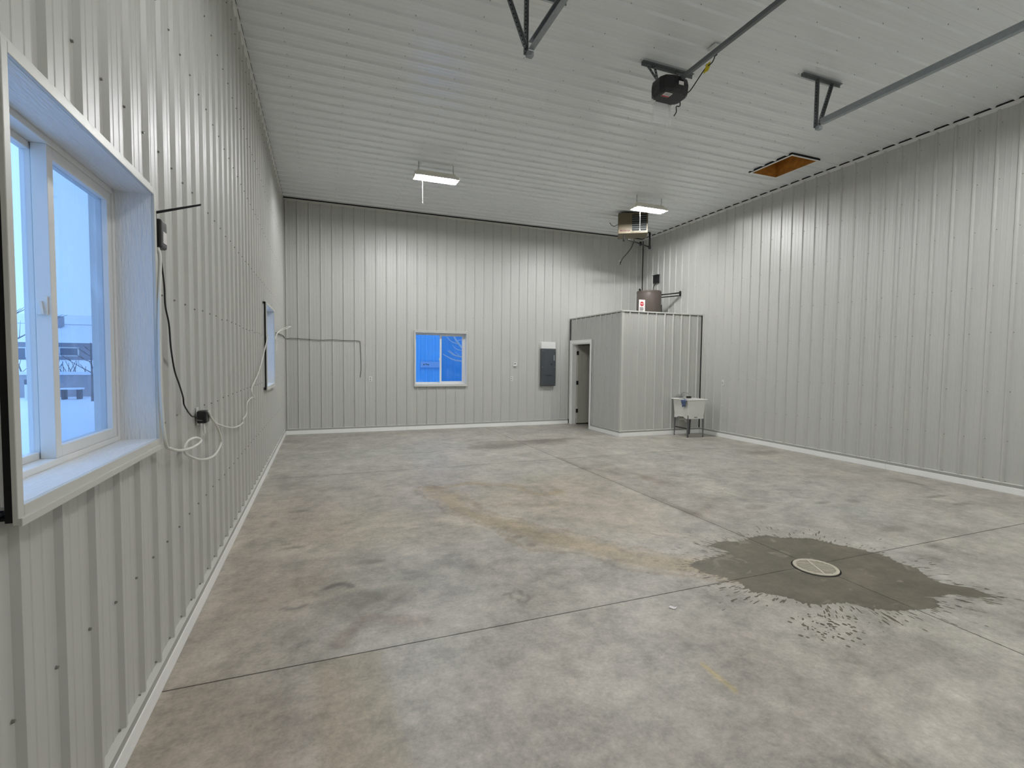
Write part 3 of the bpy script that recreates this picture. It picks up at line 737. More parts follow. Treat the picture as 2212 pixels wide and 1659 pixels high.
# ------------------------------------------------------------------ shop lights
def shop_light(cx, cy, zt, label, ln=.74, cord=False, tube='tube'):
    root = thing('shop_light', (cx, cy, zt), label, 'light', 'hanging tube shop lights')
    h = ln / 2
    hood = MB()
    sec = [(-.125, -.075), (-.075, -.012), (-.045, .0), (.045, .0), (.075, -.012), (.125, -.075)]
    th = .004
    outl = [(y, z + th) for y, z in sec] + [(y, z) for y, z in sec[::-1]]
    hood.prism([(cx - h, cy + y, zt + z) for y, z in outl], [(cx + h, cy + y, zt + z) for y, z in outl])
    hood.build('reflector_hood', M['hood'], root)
    MB().box(cx - h * .9, cx + h * .9, cy - .038, cy + .038, zt + .004, zt + .045).build('ballast_box', M['hood'], root, bev=.004)
    for sgn in (-1, 1):
        MB().prism([(cx + sgn * h, cy + y, zt + z) for y, z in sec], [(cx + sgn * (h + .004), cy + y, zt + z) for y, z in sec]).build('end_cap', M['hood'], root)
        tb = MB().cyl((cx - h + .03, cy + sgn * .055, zt - .055), (cx + h - .03, cy + sgn * .055, zt - .055), .017, n=14).build('tube', M[tube], root, smooth=True)
        for q in (-1, 1):
            MB().box(cx + q * (h - .03) - .012, cx + q * (h - .03) + .012, cy + sgn * .055 - .019, cy + sgn * .055 + .019, zt - .074, zt - .01).build('socket', M['white'], root)
        ch = MB(); z0, z1 = zt + .045, H - .012
        nlk = 9
        for i in range(nlk):
            a, b = z0 + (z1 - z0) * i / nlk, z0 + (z1 - z0) * (i + 1) / nlk + .004
            w = .007
            if i % 2: ch.tube([(cx + sgn * h * .8, cy - w, a), (cx + sgn * h * .8, cy - w, b), (cx + sgn * h * .8, cy + w, b), (cx + sgn * h * .8, cy + w, a), (cx + sgn * h * .8, cy - w, a)], .0022, n=4, smooth=False)
            else: ch.tube([(cx + sgn * h * .8 - w, cy, a), (cx + sgn * h * .8 - w, cy, b), (cx + sgn * h * .8 + w, cy, b), (cx + sgn * h * .8 + w, cy, a), (cx + sgn * h * .8 - w, cy, a)], .0022, n=4, smooth=False)
        ch.build('chain', M['galv_dark'], root)
    px = cx - h + .13
    pc = MB().cyl((px, cy - .04, zt - .02), (px, cy - .04, zt - .485), .0045, n=8).build('pull_cord', M['cord_w'], root)
    MB().lathe((px, cy - .04, zt - .52), [(.002, .04), (.009, .022), (.012, .008), (.008, 0), (.002, -.003)][::-1], 10).build('pull_knob', M['cord_w'], pc, smooth=True)
    if cord:
        MB().tube([(cx - h * .75, cy, zt + .05), (cx - h * .85, cy + .01, zt + .1), (cx - h * .7, cy, zt + .16), (cx - h * .8, cy + .02, H - .01)], .004, n=6).build('power_cord', M['cord_w'], root)
    return root
shop_light(2.585, 8.40, 4.745, 'lit white shop light hanging by the back, left of the two lit lamps', cord=True)
shop_light(6.92, 8.40, 4.745, 'lit white shop light hanging in front of the beige heater')
shop_light(2.585, 1.60, 4.745, 'added dim fill shop light above the near left window', tube='tube_fill')  # unseen lamp, added at reduced power to brighten the left wall
shop_light(6.92, 1.60, 4.745, 'lit shop light hanging over the near right floor')

# ------------------------------------------------------------------ ceiling hatch
ht = thing('attic_hatch', ((HATCH[2] + HATCH[3]) / 2, (HATCH[0] + HATCH[1]) / 2, H), 'rectangular ceiling opening with brown wooden lining and pale frame', 'hatch')
y0, y1, x0, x1 = HATCH
for a, b, c, d in ((x0 - .024, x0 + .012, y0 - .024, y1 + .024), (x1 - .012, x1 + .02, y0 - .02, y1 + .02), (x0 + .012, x1 - .012, y0 - .02, y0 + .012), (x0 + .012, x1 - .012, y1 - .012, y1 + .02)):
    MB().box(a, b, c, d, H - .034, H - .028).build('frame', M['white'], ht, bev=.002)
    mx_, my_ = (a + b) / 2, (c + d) / 2; sx_ = .007 * (1 if mx_ > (x0 + x1) / 2 + .1 else -1 if mx_ < (x0 + x1) / 2 - .1 else 0); sy_ = .007 * (1 if my_ > (y0 + y1) / 2 + .1 else -1 if my_ < (y0 + y1) / 2 - .1 else 0)
    MB().box(a + sx_, b + sx_, c + sy_, d + sy_, H - .0275, H - .001).build('frame_joint', M['gap'], ht)
for a, b, c, d in ((x0 - .012, x0 + .006, y0, y1), (x1 - .006, x1 + .012, y0, y1), (x0 + .006, x1 - .006, y0 - .012, y0 + .006), (x0 + .006, x1 - .006, y1 - .006, y1 + .012)):
    MB().box(a, b, c, d, H - .028, H + .24).build('lining_board', M['osb'], ht)
MB().box(x0 - .02, x1 + .02, y0 - .02, y1 + .02, H + .24, H + .30).build('insulation', M['insul'], ht)

# ------------------------------------------------------------------ overhead door tracks and opener
def perforated(g, a, b, w, up):
    return g
def track(x, label, sgn, y_end=4.15):
    z = 4.41
    root = thing('door_track', (x, y_end, z), label, 'track', 'overhead door tracks')
    g = MB()
    sec = [(-.026, -.032), (.026, -.032), (.026, -.026), (-.020, -.026), (-.020, .026), (.026, .026), (.026, .032), (-.026, .032)]
    sec = [(sgn * a, b) for a, b in sec]
    g.prism([(x + a, F0 + .35, z + b) for a, b in sec], [(x + a, y_end, z + b) for a, b in sec])
    g.build('rail', M['galv'], root)
    MB().tube([(x, F0 + .35, z), (x, F0 + .16, z - .08), (x, F0 + .08, z - .3), (x, F0 + .08, z - 1.0), (x, F0 + .08, .1)], .028, n=6).build('curved_rail', M['galv'], root)
    ya = y_end + .03
    xa = x + (.05 if sgn < 0 else -.05)
    hx0, hx1 = (x - .26, x + .38)
    ang = MB().box(hx0, hx1, ya + .045, ya + .049, H - .052, H - .018).box(hx0, hx1, ya + .01, ya + .049, H - .022, H - .018)
    hh = ang.build('ceiling_angle', M['galv_dark'], root)
    def strap(a, b, nm):
        s_ = MB().bar(a, b, .034, .004, up=(0, 1, 0)).bar(Vector(a) + Vector((.017, -.014, 0)), Vector(b) + Vector((.017, -.014, 0)), .004, .03, up=(0, 1, 0)).build(nm, M['galv_dark'], root)
        dots = MB(); A, B = Vector(a), Vector(b); n = max(3, int((B - A).length / .035))
        for i in range(n):
            c = A + (B - A) * (i + .5) / n
            dots.cyl(c + Vector((0, -.0045, 0)), c + Vector((0, -.002, 0)), .006, n=6)
        dots.build('punched_holes', M['dark'], s_)['kind'] = 'stuff'
    strap((x - .03, ya + .035, z - .05), (x - .03, ya + .035, H - .03), 'hanger_post')
    if sgn > 0: strap((x + .22, ya + .04, H - .04), (x + .02, ya + .03, z - .01), 'hanger_brace')
    else: strap((x - .24, ya + .04, H - .04), (x - .04, ya + .03, z + .02), 'hanger_brace')
    MB().box(x - .03, x + .03, ya - .02, ya + .03, z - .075, z - .035).build('end_bracket', M['galv'], root)
track(2.515, 'galvanised door track ending above the left floor with a three-strap hanger', -1)
track(6.165, 'long galvanised door track on the right side of the ceiling', 1)

op = thing('door_opener', (4.32, 4.62, 4.62), 'black garage door opener head hanging from a perforated ceiling bracket', 'door opener')
ox, oy, oz = 4.29, 4.49, 4.60
def loop(sc, z, dy=0):
    base = [(-.185, -.08), (-.15, -.16), (-.06, -.20), (.06, -.20), (.15, -.16), (.185, -.08), (.185, .10), (.14, .19), (-.14, .19), (-.185, .10)]
    return [(ox + a * sc, oy + b * sc * .72 + dy, z) for a, b in base]
g = MB(); lv = [loop(.86, oz - .13), loop(.98, oz - .10), loop(1.0, oz - .02), loop(.94, oz + .035), loop(.8, oz + .05)]
n = 10
g.add([v for l in lv for v in l], [tuple(range(n))[::-1], tuple(range(40, 50))] + [(j * n + i, j * n + (i + 1) % n, (j + 1) * n + (i + 1) % n, (j + 1) * n + i) for j in range(4) for i in range(n)])
body = g.build('body', M['black'], op, bev=.008)
MB().box(ox + .00, ox + .06, oy - .149, oy - .143, oz - .055, oz - .02).build('white_sticker', M['paper'], body)
st = MB().box(ox - .12, ox - .03, oy - .085, oy - .005, oz - .1325, oz - .130).build('warning_label', M['paper'], body)
MB().box(ox - .12, ox - .03, oy - .028, oy - .008, oz - .1335, oz - .1325).build('red_band', M['red'], st)
for k in range(3): MB().box(ox - .11, ox - .04, oy - .075 + k * .014, oy - .071 + k * .014, oz - .1335, oz - .1325).build('print_line', M['ink'], st)
for sx in (-1, 1):
    MB().cyl((ox + sx * .12, oy + .10, oz - .11), (ox + sx * .12, oy + .15, oz - .125), .022, .026, n=12).build('lamp_socket', M['white'], op)
# hanging open light lens
ly_ = oy + .145
lens = MB().box(ox - .10, ox + .12, ly_, ly_ + .006, oz - .34, oz - .10).build('open_light_lens', M['lens'], op, bev=.002)
for (p_, q_) in (((ox - .10, ly_, oz - .10), (ox - .115, ly_, oz - .34)), ((ox + .12, ly_, oz - .10), (ox + .115, ly_, oz - .34)), ((ox - .115, ly_, oz - .335), (ox + .115, ly_, oz - .335)), ((ox - .10, ly_, oz - .17), (ox + .12, ly_, oz - .17))):
    MB().bar(p_, q_, .012, .03, up=(0, 1, 0)).build('lens_edge', M['lens'], lens)
# drive rail
g = MB(); rx, rz = 4.335, 4.625
g.box(rx - .017, rx + .017, F0 + .1, oy - .02, rz - .021, rz + .021)
g.build('drive_rail', M['rail'], op)
# bracket and straps
by_ = 4.72
MB().box(4.08, 4.78, by_, by_ + .004, H - .062, H - .018).box(4.08, 4.78, by_ - .035, by_ + .004, H - .022, H - .018).build('ceiling_bracket', M['galv_dark'], op)
for (a, b, nm) in (((4.24, by_ - .01, H - .03), (4.24, oy + .12, oz + .04), 'hanger_strap'), ((4.57, by_ - .01, H - .03), (4.42, oy + .12, oz + .04), 'hanger_strap'), ((4.15, by_ - .01, H - .05), (4.23, oy + .13, oz + .10), 'hanger_brace')):
    s_ = MB().bar(a, b, .032, .005, up=(0, 1, 0)).build(nm, M['galv_dark'], op)
    dots = MB(); A, B = Vector(a), Vector(b); nn = max(3, int((B - A).length / .04))
    for i in range(nn):
        c = A + (B - A) * (i + .5) / nn; dots.cyl(c + Vector((0, -.0055, 0)), c + Vector((0, -.0026, 0)), .007, n=6)
    dots.build('punched_holes', M['dark'], s_)['kind'] = 'stuff'
MB().tube([(ox + .15, oy + .02, oz - .1), (ox + .17, oy + .04, oz - .16), (ox + .13, oy + .05, oz - .17), (ox + .14, oy + .06, oz - .22), (ox + .11, oy + .06, oz - .27)], .006, n=6).build('antenna_wire', M['cord_k'], op)
g = MB().box(4.60, 4.70, 4.17, 4.28, H - .05, H - .016)
oc = thing('ceiling_outlet', (4.65, 4.22, H), 'white ceiling outlet box with a black plug beside the opener rail', 'outlet')
g.build('box', M['white'], oc, bev=.004)
MB().box(4.63, 4.66, 4.20, 4.23, H - .11, H - .05).build('plug', M['black'], oc, bev=.004)
pc = thing('power_cord', (4.5, 4.35, 4.6), 'black opener cord bundled with yellow ties under the drive rail', 'cord')
MB().tube([(4.645, 4.215, H - .10), (4.62, 4.23, 4.78), (4.57, 4.27, 4.73), (4.54, 4.33, 4.66), (4.50, 4.37, 4.58), (4.48, 4.40, 4.54), (4.455, 4.44, 4.52)], .006, n=6).build('cable', M['cord_k'], pc)
for k in range(4):
    cz = 4.72 + .012 * k
    MB().tube([(4.545 + .016 * k, 4.27, cz - .05), (4.56 + .016 * k, 4.255, cz), (4.575 + .016 * k, 4.27, cz + .045)], .007, n=6).build('yellow_tie', M['yellow'], pc)

# ------------------------------------------------------------------ unit heater above the small room
hx0, hx1, hy0, hy1, hz0, hz1 = 6.83, 7.47, 9.28, 9.78, 4.45, 4.90
hr = thing('unit_heater', ((hx0 + hx1) / 2, hy0, hz0), 'beige box heater with black louvre grille hanging in the back right corner', 'heater')
MB().box(hx0, hx1, hy0 + .012, hy1, hz0, hz1).build('cabinet', M['beige'], hr, bev=.01)
gx0, gx1, gz0, gz1 = hx0 + .30, hx1 - .03, hz0 + .045, hz1 - .05
MB().box(gx0, gx1, hy0 + .004, hy0 + .0125, gz0, gz1).build('grille_recess', M['dark'], hr)
for a, b, c, d in ((gx0 - .022, gx0, gz0 - .022, gz1 + .022), (gx1, gx1 + .022, gz0 - .022, gz1 + .022), (gx0, gx1, gz1, gz1 + .022), (gx0, gx1, gz0 - .022, gz0)):
    MB().box(a, b, hy0 - .008, hy0 + .0125, c, d).build('grille_frame', M['beige'], hr)
for k in range(7):
    z = gz0 + .028 + k * (gz1 - gz0 - .03) / 7
    MB().add([(gx0, hy0 + .002, z), (gx1, hy0 + .002, z), (gx1, hy0 - .03, z + .020), (gx0, hy0 - .03, z + .020), (gx0, hy0 + .004, z + .003), (gx1, hy0 + .004, z + .003), (gx1, hy0 - .028, z + .023), (gx0, hy0 - .028, z + .023)],
             [(0, 1, 2, 3), (4, 5, 6, 7), (0, 1, 5, 4), (2, 3, 7, 6), (0, 3, 7, 4), (1, 2, 6, 5)]).build('louvre', M['galv_dark'], hr)
text('lettering', 'Mr.Heater', .052, facing((hx0 + .155, hy0 + .010, hz0 + .062), (1, 0, 0), (0, 0, 1)), M['maroon'], hr, bold=.003)
for x in (hx0 + .08, hx1 - .08):
    for y in (hy0 + .08, hy1 - .06):
        MB().cyl((x, y, hz1 - .01), (x, y, H - .015), .006, n=6).build('hanger_rod', M['galv_dark'], hr)
MB().tube([(hx0 + .0, hy0 + .2, hz0 + .25), (hx0 - .09, hy0 + .2, hz0 + .22), (hx0 - .16, hy0 + .22, hz0 + .27), (hx0 - .18, hy0 + .22, hz0 + .31)], .007, n=6).build('thermostat_wire', M['cord_k'], hr)
hr.rotation_euler.z = math.atan2(-.54, .84)
gp = thing('gas_pipe', (7.99, 9.81, 4.33), 'black iron gas pipe elbow under the beige heater', 'pipe')
MB().cyl((7.99, 9.81, 4.68), (7.99, 9.81, 4.33), .022, n=12).build('riser', M['brass'], gp, smooth=True)
MB().cyl((7.99, 9.81, 4.33), (7.12, 9.42, 4.34), .016, n=12).build('branch', M['brass'], gp, smooth=True)
MB().cyl((7.99, 9.81, 4.29), (7.99, 9.81, 4.37), .030, n=12).build('elbow', M['brass'], gp, smooth=True)
MB().cyl((7.99, 9.81, 4.66), (7.66, 9.66, 4.66), .018, n=12).build('upper_branch', M['brass'], gp, smooth=True)
MB().cyl((7.62, 9.644, 4.30), (7.62, 9.644, 4.38), .028, n=10).build('valve', M['brass'], gp, smooth=True)
MB().cyl((7.0, 9.40, 4.28), (7.0, 9.40, 4.44), .016, n=10).build('drip_leg', M['brass'], gp, smooth=True)
ho = thing('wall_outlet', (8.19, D - .02, 4.28), 'white outlet high on the back wall under the heater', 'outlet', 'white wall outlets')
MB().box(8.155, 8.225, D - .012, D - .002, 4.225, 4.335).build('cover_plate', M['white'], ho, bev=.003)
hc = thing('heater_cord', (8.2, D - .05, 4.2), 'black curved power cord from the heater to the high outlet', 'cord')
MB().tube([(7.50, 9.72, 4.43), (7.60, 10.0, 4.30), (7.78, 10.6, 4.20), (8.0, 11.05, 4.17), (8.15, 11.27, 4.21), (8.19, 11.345, 4.275)], .011, n=8).build('cable', M['cord_k'], hc)

# ------------------------------------------------------------------ water heater on the small room
wh = thing('water_heater', (8.22, 10.1, BZ - .02), 'brown-grey cylindrical water heater standing on the small room roof', 'water heater')
MB().lathe((8.22, 10.1, BZ - .02), [(.28, .005), (.292, .012), (.292, .625), (.286, .64), (.10, .655), (.01, .655)], 40).build('tank', M['tank'], wh, smooth=True)
MB().lathe((8.22, 10.1, BZ - .02), [(.293, .585), (.2965, .588), (.2965, .622), (.293, .626)], 40).build('top_band', M['tank'], wh)
MB().cyl((8.47, 10.0, 3.26), (8.84, 9.72, 3.30), .015, n=10).build('outlet_pipe', M['brass'], wh, smooth=True)
MB().cyl((8.47, 10.04, 3.20), (8.84, 9.76, 3.235), .013, n=10).build('outlet_pipe', M['brass'], wh, smooth=True)
MB().cyl((8.84, 9.72, 3.22), (8.84, 9.72, 3.34), .022, n=10).build('pipe_fitting', M['brass'], wh, smooth=True)
MB().cyl((7.93, 10.05, 3.345), (7.90, 10.05, 3.375), .022, n=10).build('valve', M['brass'], wh)
MB().tube([(7.94, 10.0, 3.02), (7.87, 9.98, 3.03), (7.84, 9.97, 3.055)], .016, n=8).build('drain_valve', M['brass'], wh)
MB().box(8.495, 8.535, 10.0, 10.06, BZ - .018, BZ + .30).build('flue_strip', M['black'], wh)
bx_ = thing('wall_box', (W - .02, 10.66, 3.76), 'black box on the right wall above the water heater', 'electrical box')
MB().box(W - .09, W - .018, 10.57, 10.75, 3.66, 3.86).build('housing', M['black'], bx_, bev=.008)
MB().box(W - .10, W - .018, 10.555, 10.765, 3.86, 3.875).build('lid', M['black'], bx_, bev=.003)
MB().tube([(W - .05, 10.68, 3.66), (W - .12, 10.66, 3.58), (W - .22, 10.55, 3.48), (W - .28, 10.35, 3.36)], .010, n=8).build('flexible_conduit', M['cord_k'], bx_)
sg = thing('warning_sign', (7.785, 9.77, BZ), 'white card with red stop disc standing in front of the water heater', 'sign')
MB().box(7.70, 7.87, 9.765, 9.772, BZ - .02, BZ + .36).build('card', M['paper'], sg)
g = MB(); cx_, cz_ = 7.78, BZ + .262
oct_ = [(cx_ + .055 * math.cos(math.pi / 8 + k * math.pi / 4), cz_ + .055 * math.sin(math.pi / 8 + k * math.pi / 4)) for k in range(8)]
g.prism([(x, 9.7648, z) for x, z in oct_], [(x, 9.7625, z) for x, z in oct_]); g.build('red_disc', M['red'], sg)
text('stop_lettering', 'STOP', .036, facing((cx_, 9.7615, cz_), (1, 0, 0), (0, 0, 1)), M['paper'], sg, bold=.001)
for k, w in enumerate((.10, .11, .10, .085, .10)):
    MB().box(7.72, 7.72 + w, 9.763, 9.765, BZ + .165 - k * .026, BZ + .179 - k * .026).build('print_line', M['ink'], sg)

# ------------------------------------------------------------------ electrical panel, thermostat, outlets
ep = thing('electrical_panel', (6.08, D - .03, 1.0), 'tall dark grey breaker panel with white box on top', 'electrical panel')
MB().box(5.87, 6.295, D - .022, D - .017, .985, 2.105).build('backing_plate', M['white'], ep)
MB().box(5.895, 6.285, D - .085, D - .022, 1.93, 2.10).build('upper_box', M['white'], ep, bev=.006)
MB().box(5.885, 6.295, D - .10, D - .022, .99, 1.925).build('cabinet', M['breaker'], ep, bev=.004)
drr = MB().box(5.90, 6.28, D - .108, D - .10, 1.005, 1.91).build('cover', M['breaker'], ep, bev=.003)
MB().box(5.945, 6.19, D - .115, D - .108, 1.28, 1.86).build('hinged_door', M['breaker'], drr, bev=.003)
MB().box(6.225, 6.255, D - .114, D - .108, 1.63, 1.77).build('latch_plate', M['galv'], drr, bev=.002)
MB().cyl((6.165, D - .122, 1.535), (6.165, D - .114, 1.535), .018, n=12).build('finger_pull', M['black'], drr)
MB().box(6.01, 6.18, D - .1165, D - .1145, 1.243, 1.250).build('lower_seam', M['dark'], drr)
for x, z in ((5.915, 1.03), (6.265, 1.03), (5.915, 1.47), (6.265, 1.47), (5.915, 1.88), (6.265, 1.88)):
    MB().cyl((x, D - .112, z), (x, D - .107, z), .008, n=8).build('cover_screw', M['galv'], drr)
tm = thing('thermostat', (5.2, D - .03, 1.5), 'small white thermostat on the back wall above an outlet', 'thermostat')
MB().box(5.165, 5.255, D - .012, D - .002, 1.47, 1.575).build('wall_plate', M['white'], tm)
MB().box(5.17, 5.25, D - .045, D - .012, 1.48, 1.57).build('housing', M['white'], tm, bev=.006)
MB().box(5.185, 5.225, D - .047, D - .045, 1.53, 1.555).build('display', M['leg'], tm)
def outlet(mapf, s, t, label, grp='white wall outlets', sw=False):
    root = thing('wall_outlet', mapf(s, t, .004), label, 'outlet', grp)
    p, q = mapf(s - .036, t - .058, .001), mapf(s + .036, t + .058, .010)
    MB().box(p[0], q[0], p[1], q[1], p[2], q[2]).build('cover_plate', M['white'], root, bev=.003)
    for dz in ((0,) if sw else (-.024, .024)):
        p, q = mapf(s - .017, t + dz - (.028 if sw else .015), .009), mapf(s + .017, t + dz + (.028 if sw else .015), .013)
        rc = MB().box(p[0], q[0], p[1], q[1], p[2], q[2]).build('rocker' if sw else 'socket', M['trim_grey'], root, bev=.003)
        if not sw:
            for ds in (-.007, .007):
                p, q = mapf(s + ds - .0015, t + dz - .006, .0128), mapf(s + ds + .0015, t + dz + .006, .0138)
                MB().box(p[0], q[0], p[1], q[1], p[2], q[2]).build('slot', M['dark'], rc)
    return root
outlet(mB, 5.13, 1.175, 'white outlet on the back wall below the thermostat')
outlet(mB, 1.755, 1.175, 'white outlet on the back wall between left corner and window')
outlet(mR, 8.33, 1.18, 'white switch plate on the right wall above the sink', sw=True)
outlet(mL, 3.70, 1.235, 'outlet on the left wall behind the black plug adapter')

# ------------------------------------------------------------------ utility sink
sk = thing('utility_sink', (8.3, 8.68, 0), 'white floor-standing utility sink on grey legs against the small room', 'sink')
sx0, sx1, sy0, sy1, zt = 8.03, 8.57, 8.40, 8.955, .825
def ring4(a, z): return [(sx0 + a, sy0 + a, z), (sx1 - a, sy0 + a, z), (sx1 - a, sy1 - a, z), (sx0 + a, sy1 - a, z)]
g = MB()
L4 = [ring4(.055, .47), ring4(.035, zt - .03), ring4(0, zt - .02), ring4(0, zt), ring4(.055, zt), ring4(.075, .50)]
g.add([v for l in L4 for v in l], [(0, 1, 2, 3)[::-1], (20, 21, 22, 23)] + [(j * 4 + i, j * 4 + (i + 1) % 4, j * 4 + 4 + (i + 1) % 4, j * 4 + 4 + i) for j in range(5) for i in range(4)])
g.build('basin', M['sinkw'], sk, bev=.010)
# skirt with arched side openings
ap = MB()
def skirt(p0, p1, inn, arch):
    p0, p1, inn = Vector(p0), Vector(p1), Vector(inn)
    us = [0, .12, .22, .32, .68, .78, .88, 1]; hs = [.40, .40, .41, .44, .44, .41, .40, .40] if arch else [.40] * 8
    for k in range(7):
        a, b = p0.lerp(p1, us[k]), p0.lerp(p1, us[k + 1])
        q = [(a.x, a.y, hs[k]), (b.x, b.y, hs[k + 1]), (b.x, b.y, .475), (a.x, a.y, .475)]
        ap.prism(q, [(x + inn.x, y + inn.y, z) for x, y, z in q])
k_ = .052
skirt((sx0 + k_, sy0 + k_, 0), (sx1 - k_, sy0 + k_, 0), (0, .012, 0), False); skirt((sx0 + k_, sy1 - k_, 0), (sx1 - k_, sy1 - k_, 0), (0, -.012, 0), False)
skirt((sx0 + k_, sy0 + k_, 0), (sx0 + k_, sy1 - k_, 0), (.012, 0, 0), True); skirt((sx1 - k_, sy0 + k_, 0), (sx1 - k_, sy1 - k_, 0), (-.012, 0, 0), True)
ap.build('skirt', M['sinkw'], sk)
MB().box(8.25, 8.33, sy0 + k_ - .004, sy0 + k_, .425, .440).build('badge', M['leg'], sk)
for lx, dx_ in ((sx0 + .075, 1), (sx1 - .075, -1)):
    for ly, dy_ in ((sy0 + .075, 1), (sy1 - .075, -1)):
        w0, w1 = .05, .022
        loc_ = lambda w: [(lx - dx_ * .02, ly - dy_ * .02), (lx - dx_ * .02 + dx_ * w, ly - dy_ * .02), (lx - dx_ * .02 + dx_ * w, ly - dy_ * .02 + dy_ * .004), (lx - dx_ * .02 + dx_ * .004, ly - dy_ * .02 + dy_ * .004), (lx - dx_ * .02 + dx_ * .004, ly - dy_ * .02 + dy_ * w), (lx - dx_ * .02, ly - dy_ * .02 + dy_ * w)]
        lg = MB().prism([(x, y, .012) for x, y in loc_(w1)], [(x, y, .435) for x, y in loc_(w0)]).build('leg', M['leg'], sk)
        MB().cyl((lx - dx_ * .01, ly - dy_ * .01, .0), (lx - dx_ * .01, ly - dy_ * .01, .016), .014, n=8).build('foot', M['black'], lg)
MB().tube([(8.28, 8.66, .47), (8.28, 8.66, .36), (8.28, 8.70, .31), (8.28, 8.76, .34), (8.28, 8.82, .36), (8.28, 8.94, .34)], .022, n=10).build('drain_trap', M['sinkw'], sk, smooth=True)
MB().bar((sx0 + .07, sy0 + .09, .19), (sx0 + .07, sy1 - .09, .19), .012, .02).build('stretcher', M['black'], sk)
fa = thing('faucet', (8.3, 8.92, zt), 'chrome two-handle faucet at the back of the utility sink', 'faucet')
MB().box(8.20, 8.38, 8.89, 8.94, zt, zt + .03).build('body', M['chrome'], fa, bev=.008)
MB().tube([(8.29, 8.915, zt + .03), (8.29, 8.91, zt + .09), (8.30, 8.86, zt + .125), (8.32, 8.78, zt + .12), (8.325, 8.75, zt + .10)], .010, n=8).build('spout', M['chrome'], fa, smooth=True)
for x in (8.215, 8.365):
    MB().lathe((x, 8.915, zt + .03), [(.012, 0), (.010, .02), (.022, .03), (.022, .045), (.008, .05)], 10).build('handle', M['chrome'], fa, smooth=True)
tag(MB().box(8.30, 8.40, 8.72, 8.79, zt + .001, zt + .045).build('sponge', M['black'], bev=.012), 'black scrubbing sponge on the rim of the utility sink', 'sponge')
g = MB(); nv = 7; cl_pts = []
for j in range(nv):
    t = j / (nv - 1)
    z = zt + .006 if j < 2 else zt + .006 - (t - .16) * .20
    xx = sx0 + .04 - j * .022 if j < 2 else sx0 - .012 - .006 * math.sin(j)
    for i in range(6):
        u = i / 5
        cl_pts.append((xx + .008 * math.sin(u * 9 + j), 8.53 + (u - .5) * (.16 - .05 * t) + .004 * math.sin(j * 2), z + .012 * math.sin(u * 5) * t))
g.add(cl_pts, [(j * 6 + i, j * 6 + i + 1, j * 6 + 7 + i, j * 6 + 6 + i) for j in range(nv - 1) for i in range(5)])
ck = g.build('cleaning_cloth', M['cloth'], smooth=True)
md = ck.modifiers.new('thickness', 'SOLIDIFY'); md.thickness = .006
tag(ck, 'blue cloth hanging over the left rim of the utility sink', 'cloth')

# ------------------------------------------------------------------ router and cables on the left wall
rt = thing('wifi_router', (.04, 2.84, 2.13), 'black router with one long antenna beside the near window', 'router')
MB().box(.002, .060, 2.795, 2.885, 2.135, 2.270).build('case', M['black'], rt, bev=.010)
MB().box(.060, .0615, 2.815, 2.87, 2.16, 2.215).build('label', M['paper'], rt)
MB().cyl((.026, 2.83, 2.268), (.026, 2.83, 2.302), .007, n=10).build('antenna_base', M['black'], rt)
MB().cyl((.018, 2.83, 2.300), (.212, 2.845, 2.366), .0065, .0045, n=10).build('antenna', M['black'], rt)
ad = thing('plug_adapter', (.06, 3.62, 1.2), 'black power adapter plugged into the left wall outlet', 'adapter')
MB().box(.016, .07, 3.62, 3.71, 1.195, 1.275).build('body', M['black'], ad, bev=.008)
MB().cyl((.05, 3.64, 1.195), (.055, 3.635, 1.13), .007, n=8).build('white_lead_end', M['cord_w'], ad)
rc_ = [(.045, 2.80, 2.135), (.05, 2.829, 2.04), (.04, 2.897, 1.961), (.04, 2.905, 1.871), (.04, 2.961, 1.783), (.04, 2.985, 1.667), (.04, 3.043, 1.547), (.04, 3.126, 1.47), (.04, 3.20, 1.395), (.04, 3.225, 1.345), (.04, 3.371, 1.272), (.05, 3.425, 1.261), (.05, 3.447, 1.239), (.05, 3.63, 1.212)]
tag(MB().tube(rc_, .0042, n=6).build('router_cable', M['cord_k']), 'thin black cable running from the router down to the adapter', 'cable')
c1 = [(.045, 2.785, 2.13), (.055, 2.779, 2.075), (.06, 2.735, 1.896), (.062, 2.715, 1.64), (.062, 2.72, 1.426), (.066, 2.752, 1.214), (.06, 2.872, 1.16), (.06, 3.046, 1.122), (.075, 3.227, 1.107), (.09, 3.36, 1.122), (.07, 3.33, 1.146), (.05, 3.23, 1.142), (.045, 3.177, 1.107), (.05, 3.243, 1.059), (.06, 3.495, .986), (.07, 3.80, .950), (.075, 4.0, .98), (.08, 4.03, 1.03), (.08, 3.90, 1.135), (.08, 3.72, 1.215), (.072, 3.66, 1.27)]
tag(MB().tube(c1, .0075, n=8).build('white_cable', M['cord_w'], smooth=True), 'thick white cable looping below the near window to the adapter', 'cable')
c2 = [(.06, 3.69, 1.270), (.05, 3.80, 1.255), (.04, 3.95, 1.18), (.04, 4.223, 1.11), (.04, 4.718, 1.024), (.04, 5.083, .993), (.04, 5.364, .993), (.04, 5.367, 1.025), (.04, 5.586, 1.047), (.04, 5.663, 1.158), (.04, 6.05, 1.185), (.05, 6.25, 1.15), (.045, 5.98, 1.236), (.04, 6.069, 1.303), (.04, 6.723, 1.467), (.06, 7.389, 1.83), (.065, 7.55, 1.93)]
tag(MB().tube(c2, .0065, n=6).build('white_cable', M['cord_w'], smooth=True), 'slim white cable hanging along the left wall to the far window', 'cable')
